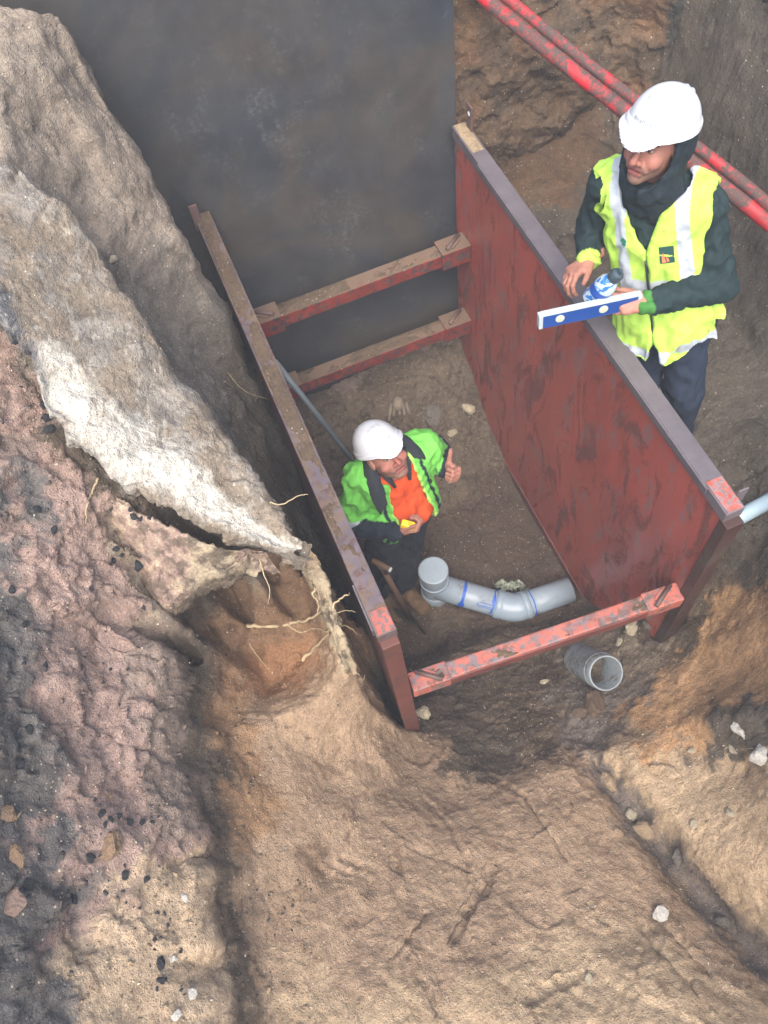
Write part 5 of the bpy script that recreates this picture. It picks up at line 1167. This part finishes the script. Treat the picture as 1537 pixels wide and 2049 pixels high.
# spirit level in the left hand
LV = empty('spirit_level', (1.27, 1.73, 2.51), 'blue box spirit level with pale top edge held by the standing worker', 'spirit level')
l0, l1 = Vector((1.095, 1.768, 2.505)), Vector((1.46, 1.690, 2.510)); lup = (-.30, -.20, .93)
M_LV = plastic('level_blue', srgb(30, 84, 170, .55), .35, dirta=.15); M_LVW = plastic('level_pale', srgb(200, 212, 216, .62), .4, dirta=.25)
fL = frame_along(l0, l1, (-.10, .12, .98))
def lbox(name, cx, cy, cz, sx_, sy_, sz_, mat, bev=.002):
    return box(name, l0 + fL @ Vector((cx, cy, cz)), (sx_, sy_, sz_), mat, LV, fL, bev)
Ltot = (l1 - l0).length
lbox('body', Ltot / 2, 0, 0, Ltot - .024, .026, .056, M_LV)
lbox('top_edge', Ltot / 2, 0, .0295, Ltot - .02, .0285, .004, M_LVW, .001); lbox('bottom_edge', Ltot / 2, 0, -.0285, Ltot - .03, .0275, .003, M_LV, .001)
lbox('end_cap', .005, 0, 0, .016, .030, .062, M_LVW, .004); lbox('end_cap', Ltot - .005, 0, 0, .016, .030, .062, M_LVW, .004)
mv, nv_, bv = newmat('vial'); setc(nv_, bv, srgb(214, 220, 200, .6)); setr(nv_, bv, .15)
for cx in (.075, .235):
    for sgn in (-1, 1):
        c_ = l0 + fL @ Vector((cx, sgn * .0125, .002)); lathe('vial', [(.017, 0), (.017, .0022), (.012, .003), (0, .003)], c_, fL @ Vector((0, sgn, 0)), mv, LV, 20)
# drink bottle
BT = empty('drink_bottle', (1.33, 1.79, 2.48), 'blue water bottle with dark cap above the spirit level', 'bottle')
ba = unit(V3(.050, -.055, .155)); bo = V3(1.322, 1.788, 2.485)
mB, nB_, bB = newmat('blue_bottle'); cB = coords(nB_); setc(nB_, bB, mix(nB_, rampf(nB_, noise_n(nB_, cB, 30, 3, .6, 1.0), .46, .52), srgb(50, 130, 210, .6), srgb(206, 226, 238, .62))); setr(nB_, bB, .12); bB.inputs['Coat Weight'].default_value = .5
lathe('bottle_body', [(.030, 0), (.038, .004), (.039, .03), (.0365, .04), (.039, .05), (.039, .095), (.036, .115), (.024, .138), (.0165, .146), (.0165, .150)], bo, ba, mB, BT, 32)
lathe('cap', [(.0245, 0), (.0255, .004), (.025, .024), (.021, .032), (.009, .036), (.0075, .050), (.0, .051)], bo + ba * .146, ba, plastic('dark_cap', srgb(52, 66, 74), .4, dirta=.1), BT, 28)
lathe('label', [(.0395, 0), (.0395, .034)], bo + ba * .053, ba, plastic('bottle_label', srgb(36, 90, 184, .6), .4, dirta=.05), BT, 32)

# ================================================================ stones, asphalt crumbs, roots, litter
STONES=[(-0.249,2.614,2.676,0.053,'lime','pale angular stone wedged under the upper edge of the white crust'),(-0.706,0.476,2.274,0.030,'white','small white pebble on the tan sand at lower left'),(-0.772,0.333,2.310,0.036,'white','white lump touching the black crumbs at lower left'),(-0.754,0.229,2.277,0.042,'white','white lump near the bottom edge on tan sand'),(-0.793,0.194,2.338,0.038,'white','pale lump at the bottom edge of the left heap'),(0.873,0.414,0.924,0.107,'tan','upright slab of tan stone at the head of the mud groove'),(0.877,0.255,0.949,0.072,'lime','smaller tan stone beside the largest groove stone'),(0.889,0.178,0.982,0.110,'tan','largest tan stone in the middle of the mud groove'),(0.959,0.030,1.061,0.094,'greyst','grey clod wedged in the mud groove below the tan stones'),(0.971,-0.245,1.086,0.079,'greyst','grey clod near the lower end of the mud groove'),(0.236,1.088,0.699,0.103,'lime','pale lump at the foot of the left panel near corner'),(0.892,1.026,0.558,0.054,'lime','small pale stone on the mud left of the pipe end'),(1.006,0.775,0.790,0.153,'mudst','brown clod under the open pipe end'),(0.930,0.771,0.773,0.087,'mudst','darker clod left of the clod under pipe end'),(1.321,0.339,1.425,0.075,'white','white lime lump on the grey clump at right edge'),(1.312,0.218,1.508,0.108,'white','largest white lime lump at the right edge'),(1.292,0.290,1.342,0.045,'lime','small pale lump below the white lime lumps'),(1.196,0.370,1.164,0.042,'lime','small pale stone on the sandy slope right of groove'),(1.155,0.086,1.313,0.045,'lime','pale pebble on the slope above the lower groove'),(1.035,0.113,1.204,0.050,'lime','pale chip close above the mud groove'),(0.725,-0.122,1.288,0.079,'white','flat whitish stone on the sand below the mud groove'),(0.349,-0.195,1.518,0.036,'lime','small pale stone near the bottom centre'),(1.326,2.893,0.327,0.118,'lime','pale angular stone on pit floor beside the right panel'),(1.093,2.904,0.394,0.174,'greyst','flat grey stone on pit floor behind the orange shirted worker'),(1.172,2.800,0.274,0.078,'lime','small pale stone on pit floor below the flat grey one'),(-0.953,0.649,2.747,0.064,'orange','tan clod on the dark asphalt heap at left edge'),(-0.975,0.539,2.759,0.075,'pink','pinkish clod at the left edge above the bottom'),(-0.958,0.759,2.753,0.059,'orange','tan clod at the left edge of the dark heap'),(-0.805,0.648,2.492,0.100,'orange','broken sandy clod with hollow on the left heap'),(-0.787,0.793,2.456,0.029,'orange','small orange pebble on the left heap'),(1.406,1.066,0.685,0.097,'lime','pale rubble lump under the near strut by right panel'),(1.455,1.019,0.792,0.074,'greyst','grey rubble lump against the right panel foot'),(1.334,1.049,0.607,0.071,'lime','pale rubble lump behind the open pipe end'),]
ASPH=[(-0.693,1.599,2.779,0.042,'black asphalt chunk on the pinkish soil left of the dangling root'),(-0.672,1.531,2.743,0.039,'black asphalt chunk on the pinkish soil left of the dangling root'),(-0.464,1.574,2.587,0.044,'black asphalt crumb in the cluster on the ledge over the cave'),(-0.446,1.558,2.581,0.030,'black asphalt crumb in the cluster on the ledge over the cave'),(-0.560,1.518,2.532,0.037,'black asphalt crumb in the cluster on the ledge over the cave'),(-0.554,1.508,2.500,0.027,'black asphalt crumb in the cluster on the ledge over the cave'),(-0.530,1.491,2.431,0.059,'largest black asphalt crumb on the ledge over the cave'),(-0.581,1.495,2.512,0.031,'black asphalt crumb in the cluster on the ledge over the cave'),(-0.653,1.379,2.592,0.026,'lone black asphalt crumb on the pinkish soil left of the cave'),(-0.548,1.334,2.434,0.031,'lone black asphalt crumb on the pinkish soil left of the cave'),(-0.802,0.736,2.511,0.038,'black asphalt crumb in the row across the pinkish band at left'),(-0.787,0.714,2.497,0.031,'black asphalt crumb in the row across the pinkish band at left'),(-0.775,0.724,2.460,0.038,'black asphalt crumb in the row across the pinkish band at left'),(-0.763,0.706,2.424,0.042,'black asphalt crumb in the row across the pinkish band at left'),(-0.739,0.702,2.380,0.032,'black asphalt crumb in the row across the pinkish band at left'),(-0.850,0.627,2.544,0.049,'black asphalt chunk just below the sandy clod on the left heap'),(-0.804,0.568,2.440,0.038,'black asphalt chunk just below the sandy clod on the left heap'),(-0.769,0.548,2.379,0.035,'black asphalt chunk just below the sandy clod on the left heap'),(-0.793,0.328,2.353,0.054,'larger black asphalt chunk on the tan sand beside white lumps'),(-0.800,0.287,2.366,0.048,'larger black asphalt chunk on the tan sand beside white lumps'),(-0.750,0.346,2.291,0.023,'black asphalt crumb on the tan sand at lower left'),(-0.591,1.851,2.803,0.058,'black asphalt chunk lodged under the left rim of the white crust'),(-0.586,1.928,2.833,0.041,'black asphalt chunk lodged under the left rim of the white crust'),(-0.591,1.889,2.814,0.044,'black asphalt chunk lodged under the left rim of the white crust'),(-0.912,0.541,2.544,0.037,'black asphalt chunk beside the clods at the lower left edge'),(-0.920,0.550,2.645,0.036,'black asphalt chunk beside the clods at the lower left edge'),(-0.940,0.577,2.731,0.044,'black asphalt chunk beside the clods at the lower left edge'),(-0.800,0.704,2.509,0.025,'black asphalt crumb in the row across the pinkish band at left'),(-0.715,0.696,2.364,0.023,'black asphalt crumb in the row across the pinkish band at left'),(-0.808,0.778,2.524,0.025,'black asphalt crumb in the row across the pinkish band at left'),(-0.464,1.595,2.601,0.027,'black asphalt crumb in the cluster on the ledge over the cave'),(-0.418,1.555,2.576,0.027,'black asphalt crumb in the cluster on the ledge over the cave'),(-0.786,0.389,2.377,0.022,'black asphalt crumb on the tan sand at lower left'),(-0.867,0.966,2.725,0.039,'black asphalt chunk in the dark strip along the left edge'),(-0.908,0.881,2.732,0.045,'black asphalt chunk in the dark strip along the left edge'),(-0.808,1.357,2.796,0.041,'black asphalt chunk in the dark strip along the left edge'),(-0.811,1.261,2.751,0.037,'black asphalt chunk in the dark strip along the left edge'),(-0.809,1.157,2.674,0.031,'black asphalt chunk in the dark strip along the left edge'),(-0.829,0.909,2.647,0.028,'black asphalt chunk in the dark strip along the left edge'),(-0.720,1.124,2.482,0.023,'lone black asphalt crumb on the pinkish soil left of the cave'),]
ROOTS=[('pale curved root dangling from the bank left of the cave',0.0045,[(-0.517,1.700,2.680),(-0.545,1.656,2.685),(-0.568,1.597,2.703),(-0.599,1.567,2.660)]),('thick pale root reaching out of the cave towards the left panel',0.0085,[(-0.326,1.437,1.757),(-0.241,1.398,1.759),(-0.146,1.385,1.717),(-0.048,1.333,1.827),(0.026,1.264,2.016),(0.098,1.284,2.015)]),('thin forked root curving below the thick cave root',0.0040,[(-0.175,1.389,1.726),(-0.141,1.354,1.681),(-0.082,1.331,1.718),(-0.026,1.248,1.827),(0.037,1.251,1.817),(0.071,1.206,1.789)]),('short pale root hanging on the crusty cave rim',0.0050,[(-0.008,1.317,2.094),(-0.030,1.308,2.079),(-0.024,1.286,2.023),(-0.047,1.258,2.000)]),('straight pale root low in the right of the cave',0.0085,[(-0.177,1.280,1.570),(-0.110,1.286,1.628),(-0.050,1.258,1.765),(-0.020,1.219,1.911)]),('wiry root hanging from the cave roof',0.0028,[(-0.148,1.368,2.374),(-0.155,1.326,2.342),(-0.156,1.282,2.308),(-0.182,1.245,2.281)]),('thin root crossing the back of the cave',0.0026,[(-0.353,1.491,1.787),(-0.351,1.403,1.651),(-0.328,1.323,1.581),(-0.316,1.275,1.556)]),('fine forked root tip beyond the thick cave root',0.0026,[(-0.037,1.320,1.851),(0.001,1.248,1.970),(0.057,1.249,1.960),(0.093,1.231,1.943)]),('hair root poking from the bank above the dark gap',0.0030,[(-0.044,1.494,2.486),(-0.008,1.481,2.466),(0.049,1.491,2.461),(0.085,1.489,2.450)]),('fine root on the slope edge beside the left panel',0.0030,[(-0.070,0.996,1.515),(-0.039,1.018,1.513),(0.005,1.030,1.469)]),('upright hair root at the slope edge by the left panel foot',0.0028,[(-0.027,1.040,1.544),(0.006,1.088,1.547),(0.042,1.122,1.548)]),('long thin twig half buried in the middle of the near slope',0.0055,[(-0.056,0.083,1.587),(-0.012,0.122,1.529),(0.056,0.158,1.446),(0.147,0.210,1.371),(0.197,0.245,1.341)]),('pale zigzag rootlet left of the buried twig',0.0035,[(-0.279,0.349,1.626),(-0.257,0.312,1.613),(-0.259,0.271,1.607),(-0.286,0.253,1.638),(-0.333,0.247,1.671)]),('small straight rootlet on the lower near slope',0.0028,[(-0.413,0.246,1.735),(-0.417,0.214,1.742),(-0.424,0.182,1.753)]),('wispy rootlet near the channel at lower left',0.0025,[(-0.618,0.294,1.848),(-0.592,0.296,1.823),(-0.561,0.267,1.812),(-0.514,0.257,1.798)]),('hair roots on the dark bank below the upper crust',0.0022,[(-0.013,2.576,1.898),(0.014,2.519,1.838),(0.054,2.484,1.798),(0.120,2.450,1.760)]),]

def hull_stone(seed, flat_=(1, .8, .6), npts=22):
    r = np.random.default_rng(seed); p = r.normal(size=(npts, 3)); p /= np.linalg.norm(p, axis=1)[:, None]; p *= r.uniform(.82, 1.0, (npts, 1)) * np.array(flat_)
    bm = bmesh.new()
    for q in p: bm.verts.new(q * .5)
    res = bmesh.ops.convex_hull(bm, input=bm.verts); 
    bmesh.ops.delete(bm, geom=[v for v in bm.verts if not v.link_faces], context='VERTS')
    return bm
def stone_mat(name, c, grain=.35):
    mt, n, b = newmat(name); co = coords(n)
    n1 = noise_n(n, co, 22, 6, .7); n2 = noise_n(n, co, 120, 4, .7)
    col = mix(n, 1.0, c, ramp(n, n1, [(.3, (.6, .58, .55)), (.55, (1, 1, 1)), (.75, (1.2, 1.2, 1.18))]), 'MULTIPLY')
    col = mix(n, rampf(n, n1, .62, .7), col, srgb(140, 122, 100, .58))
    setc(n, b, col); setr(n, b, .9); bump(n, b, mix(n, .5, n1, n2), .7, .012)
    return mt
SM = {'lime': stone_mat('limestone', srgb(196, 184, 158, .7)), 'white': stone_mat('lime_lump', srgb(222, 218, 208, .75)), 'tan': stone_mat('tan_stone', srgb(176, 154, 124, .7)),
      'greyst': stone_mat('grey_clod', srgb(128, 122, 112, .6)), 'mudst': stone_mat('mud_clod', srgb(118, 98, 80, .6)), 'orange': stone_mat('sandy_clod', srgb(170, 142, 114, .62)), 'pink': stone_mat('pink_clod', srgb(164, 140, 126, .62)),
      'asph': stone_mat('asphalt', srgb(52, 56, 62, .6))}
def stone(name, x, y, z, s, kind, seed, label, cat, group=None):
    bm = hull_stone(seed, (1, .62 + .3 * ((seed * 37) % 10) / 10, .5 + .25 * ((seed * 13) % 10) / 10), 26)
    bmesh.ops.bevel(bm, geom=list(bm.edges), offset=.03, segments=1, affect='EDGES')
    bmesh.ops.triangulate(bm, faces=bm.faces)
    bmesh.ops.subdivide_edges(bm, edges=list(bm.edges), cuts=2, use_grid_fill=True)
    cs = np.array([v.co for v in bm.verts]); nz = (.24 if kind in ('orange', 'pink', 'mudst', 'greyst') else .16) * fbm(cs[:, 0] * 4 + seed, cs[:, 1] * 4, cs[:, 2] * 4, 4, .6)
    for v, k_ in zip(bm.verts, nz): v.co *= 1 + k_
    me = bpy.data.meshes.new(name); bm.to_mesh(me); bm.free()
    o = link(name, me, SM[kind]); o.location = (x, y, z + s * .08); o.scale = (s * 1.1, s * 1.1, s * 1.1); o.rotation_euler = (.3 * math.sin(seed), .3 * math.cos(seed * 2.1), seed * 1.7)
    return props(o, label, cat, group)
for i, (x, y, z, s, kd, lb) in enumerate(STONES): stone('clod' if 'clod' in lb else 'stone', x, y, z, s, kd, i + 11, lb, 'clod' if 'clod' in lb else 'stone')
for i, (x, y, z, s, lb) in enumerate(ASPH): stone('asphalt_chunk', x, y, z, s * .8, 'asph', i + 101, lb, 'asphalt', 'asphalt crumbs on the left heap')
M_ROOT = stone_mat('root_bark', srgb(196, 176, 140, .7)); M_TWIG = stone_mat('twig_bark', srgb(150, 124, 98, .65))
for i, (lb, r, pts) in enumerate(ROOTS):
    V_ = [Vector(p) for p in pts]; P = []
    for k_ in range(len(V_) - 1):
        for j in range(8):
            t = j / 8; a_, b_, c_, d_ = V_[max(k_ - 1, 0)], V_[k_], V_[k_ + 1], V_[min(k_ + 2, len(V_) - 1)]
            w_ = Vector(rng.normal(size=3)) * r * .35
            P.append(.5 * ((2 * b_) + (c_ - a_) * t + (2 * a_ - 5 * b_ + 4 * c_ - d_) * t * t + (3 * b_ - a_ - 3 * c_ + d_) * t ** 3) + w_)
    P.append(V_[-1])
    props(tube('twig' if 'twig' in lb else 'root', P, [r * (1 - .65 * k_ / (len(P) - 1)) for k_ in range(len(P))], M_TWIG if 'twig' in lb else M_ROOT, None, 7), lb, 'twig' if 'twig' in lb else 'root')
# work glove lying on the heap: a cuff end and five finger tips
gl = empty('work_glove', (.90, 3.0, .45), 'pale work glove half buried with fingers showing behind the orange shirted worker', 'glove')
M_GL = stone_mat('pale_glove', srgb(160, 146, 126, .55))
gx, gyv = Vector((.92, -.38, .05)).normalized(), Vector((-.35, -.8, -.5)).normalized()
for k_, (ox, L) in enumerate(((-.045, .085), (-.022, .06), (.008, .055), (.032, .055), (.054, .050))):
    b_ = Vector((.90, 3.02, .475)) + gx * ox; e_ = b_ + gyv * L + gx * (.008 * (k_ - 2))
    tube('finger', [b_ - gyv * .02, b_ + Vector((0, 0, .006)), b_.lerp(e_, .6), e_, e_ + gyv * .006], [.009, .011, .011, .0095, .004], M_GL, gl, 10)
tube('palm', [Vector((.90, 3.02, .463)) - gyv * .06, Vector((.90, 3.02, .468)), Vector((.905, 3.02, .463)) + gyv * .02], [.03, .045, .03], M_GL, gl, 14)
# crumpled pale plastic behind the elbow of the drain pipe
def crumple(P0, sx, sy, sz, seed):
    nn, mm = 36, 24; U_, W_ = np.meshgrid(np.linspace(-1, 1, nn), np.linspace(-1, 1, mm))
    hz = sz * (fbm(U_ * 2.5 + seed, W_ * 2.5, U_ * 0 + seed, 4, .7) + .5) * (1 - .5 * U_ ** 2)
    P = np.stack([P0[0] + sx * U_ + .02 * fbm(U_ * 3, W_ * 3 + seed, U_ * 0, 3), P0[1] + sy * W_ - .17 * sx * U_ * 3 + .02 * fbm(U_ * 3 + 9, W_ * 3 + seed, U_ * 0, 3), P0[2] + hz], -1)
    return grid_mesh('plastic_wrap', P.reshape(-1, 3), mm, nn)
mt, n, b = newmat('pale_wrap'); setc(n, b, mix(n, noise_n(n, coords(n), 30, 4, .6), srgb(150, 156, 132, .6), srgb(206, 214, 198, .7))); setr(n, b, .35)
wr = link('plastic_wrap', crumple((1.085, 1.765, .03), .085, .022, .07, 3.3), mt)
wr.modifiers.new('sol', 'SOLIDIFY').thickness = .002
props(wr, 'crumpled pale green plastic wrap behind the pipe elbow', 'plastic wrap')

# ---- loose grains nobody could count: pebbles, asphalt crumbs, soil crumbs
def scatter(name, count, smin_, smax_, shapes, pick, colf, mat, power=2.2, sink=.15, seed=1):
    r = np.random.default_rng(seed)
    jj = r.integers(2, ny - 2, count * 6); ii = r.integers(2, nx - 2, count * 6)
    ok = pick(V2[jj, ii], ccol[jj, ii], r); jj, ii = jj[ok][:count], ii[ok][:count]; n_ = len(jj)
    P = V2[jj, ii] + np.concatenate([r.uniform(-.5, .5, (n_, 2)) * ST, np.zeros((n_, 1))], 1); N_ = Nn[jj, ii]
    s = smin_ + (smax_ - smin_) * r.random(n_) ** power
    vs, fs, cs = [], [], []; off = 0
    kind_ = r.integers(0, len(shapes), n_)
    cl = colf(ccol[jj, ii], r, n_)
    for k_, (sv, sf) in enumerate(shapes):
        sel = np.where(kind_ == k_)[0]
        if not len(sel): continue
        q = r.normal(size=(len(sel), 4)); q /= np.linalg.norm(q, axis=1)[:, None]; w_, x_, y_, z_ = q.T
        Rm = np.stack([np.stack([1 - 2 * (y_ * y_ + z_ * z_), 2 * (x_ * y_ - z_ * w_), 2 * (x_ * z_ + y_ * w_)], -1), np.stack([2 * (x_ * y_ + z_ * w_), 1 - 2 * (x_ * x_ + z_ * z_), 2 * (y_ * z_ - x_ * w_)], -1), np.stack([2 * (x_ * z_ - y_ * w_), 2 * (y_ * z_ + x_ * w_), 1 - 2 * (x_ * x_ + y_ * y_)], -1)], 1)
        pts = np.einsum('nij,vj->nvi', Rm, sv) * s[sel][:, None, None] + (P[sel] + N_[sel] * (s[sel] * sink)[:, None])[:, None, :]
        vs.append(pts.reshape(-1, 3)); m_ = len(sv)
        fs.append((sf[None] + (np.arange(len(sel)) * m_)[:, None, None] + off).reshape(-1, 3)); cs.append(np.repeat(cl[sel], m_, 0)); off += len(sel) * m_
    v = np.concatenate(vs); f = np.concatenate(fs); c = np.concatenate(cs)
    me = bpy.data.meshes.new(name); me.vertices.add(len(v)); me.vertices.foreach_set('co', v.astype(np.float32).ravel()); me.loops.add(f.size); me.loops.foreach_set('vertex_index', f.astype(np.int32).ravel())
    me.polygons.add(len(f)); me.polygons.foreach_set('loop_start', np.arange(0, f.size, 3, dtype=np.int32)); me.update()
    a = me.color_attributes.new('Col', 'FLOAT_COLOR', 'POINT'); a.data.foreach_set('color', np.concatenate([c, np.ones((len(v), 1))], 1).astype(np.float32).ravel())
    return props(link(name, me, mat), kind='stuff')
def shp(seed, npts, fl):
    bm = hull_stone(seed, fl, npts); bmesh.ops.triangulate(bm, faces=bm.faces); bm.verts.index_update()
    sv = np.array([v.co for v in bm.verts]); sf = np.array([[v.index for v in f.verts] for f in bm.faces]); bm.free(); return sv, sf
SH = [shp(s, 11, (1, .8, .65)) for s in range(6)]; SHC = [shp(s + 50, 20, (1, .85, .7)) for s in range(6)]
mt, n, b = newmat('loose_grains'); a = nd(n, 'Attribute', attribute_name='Col'); setc(n, b, mix(n, 1.0, a.outputs['Color'], ramp(n, noise_n(n, coords(n), 150, 3, .6), [(.3, (.7, .7, .7)), (.7, (1.25, 1.25, 1.25))]), 'MULTIPLY')); setr(n, b, .85); M_GRAIN = mt
def inview(P): return (P[:, 0] > -1.15) & (P[:, 0] < 2.0) & (P[:, 1] > -.45)
pit = lambda P: (P[:, 0] > .12) & (P[:, 0] < 1.5) & (P[:, 1] > 1.25)
gap_ = lambda P: (P[:, 0] > -.02) & (P[:, 0] < .2) & (P[:, 1] > 1.0)
scatter('gravel', 12000, .003, .013, SH, lambda P, c, r: inview(P) & ~gap_(P) & (r.random(len(P)) < np.where(pit(P), .25, 1.0 * (fbm(P[:, 0] * 3, P[:, 1] * 3, P[:, 2] * 3, 4) > .08) + .08)),
        lambda c, r, n_: np.array(srgb(200, 186, 164, .8))[None] * (r.uniform(.5, 1.1, (n_, 1))) * (1 + r.normal(0, .05, (n_, 3))), M_GRAIN, 3.6, -.02, 3)
scatter('asphalt_crumbs', 2600, .005, .022, SH, lambda P, c, r: inview(P) & (P[:, 0] < -.42) & (fbm(P[:, 0] * 4 + 3, P[:, 1] * 4, P[:, 2] * 4, 3) + .35 * np.clip(-P[:, 0] - .75, -.6, .5) > .06),
        lambda c, r, n_: np.array(srgb(56, 60, 66, .6))[None] * r.uniform(.6, 1.5, (n_, 1)), M_GRAIN, 2.6, .05, 4)
scatter('soil_crumbs', 9000, .006, .034, SH, lambda P, c, r: inview(P) & ~gap_(P) & (r.random(len(P)) < np.where((P[:, 0] < -.42) | (pit(P) & (P[:, 1] > 2.3)) | ((P[:, 1] > .8) & (P[:, 1] < 1.3) & (P[:, 0] > .2)), .9, .02) * (.15 + .85 * (fbm(P[:, 0] * 4 + 8, P[:, 1] * 4, P[:, 2] * 4, 3) > .05))),
        lambda c, r, n_: c * r.uniform(.6, 1.1, (n_, 1)), M_SOIL, 2.6, -.05, 5)

# ---- thin even volume added to lift the darks, standing in for lens fog
bm = bmesh.new(); bmesh.ops.create_cube(bm, size=1.0)
for v in bm.verts: v.co = Vector((v.co.x * 820, v.co.y * 820, -1.0 if v.co.z < 0 else 5.3))
me = bpy.data.meshes.new('haze'); bm.to_mesh(me); bm.free()
mt = bpy.data.materials.new('lens_veil_haze'); mt.use_nodes = True; n = mt.node_tree; n.nodes.clear()
ho = n.nodes.new('ShaderNodeOutputMaterial'); hv = n.nodes.new('ShaderNodeVolumePrincipled'); n.links.new(hv.outputs[0], ho.inputs['Volume'])
hv.inputs['Color'].default_value = (.86, .92, 1.0, 1); hv.inputs['Density'].default_value = HAZE
props(link('haze', me, mt), kind='stuff')
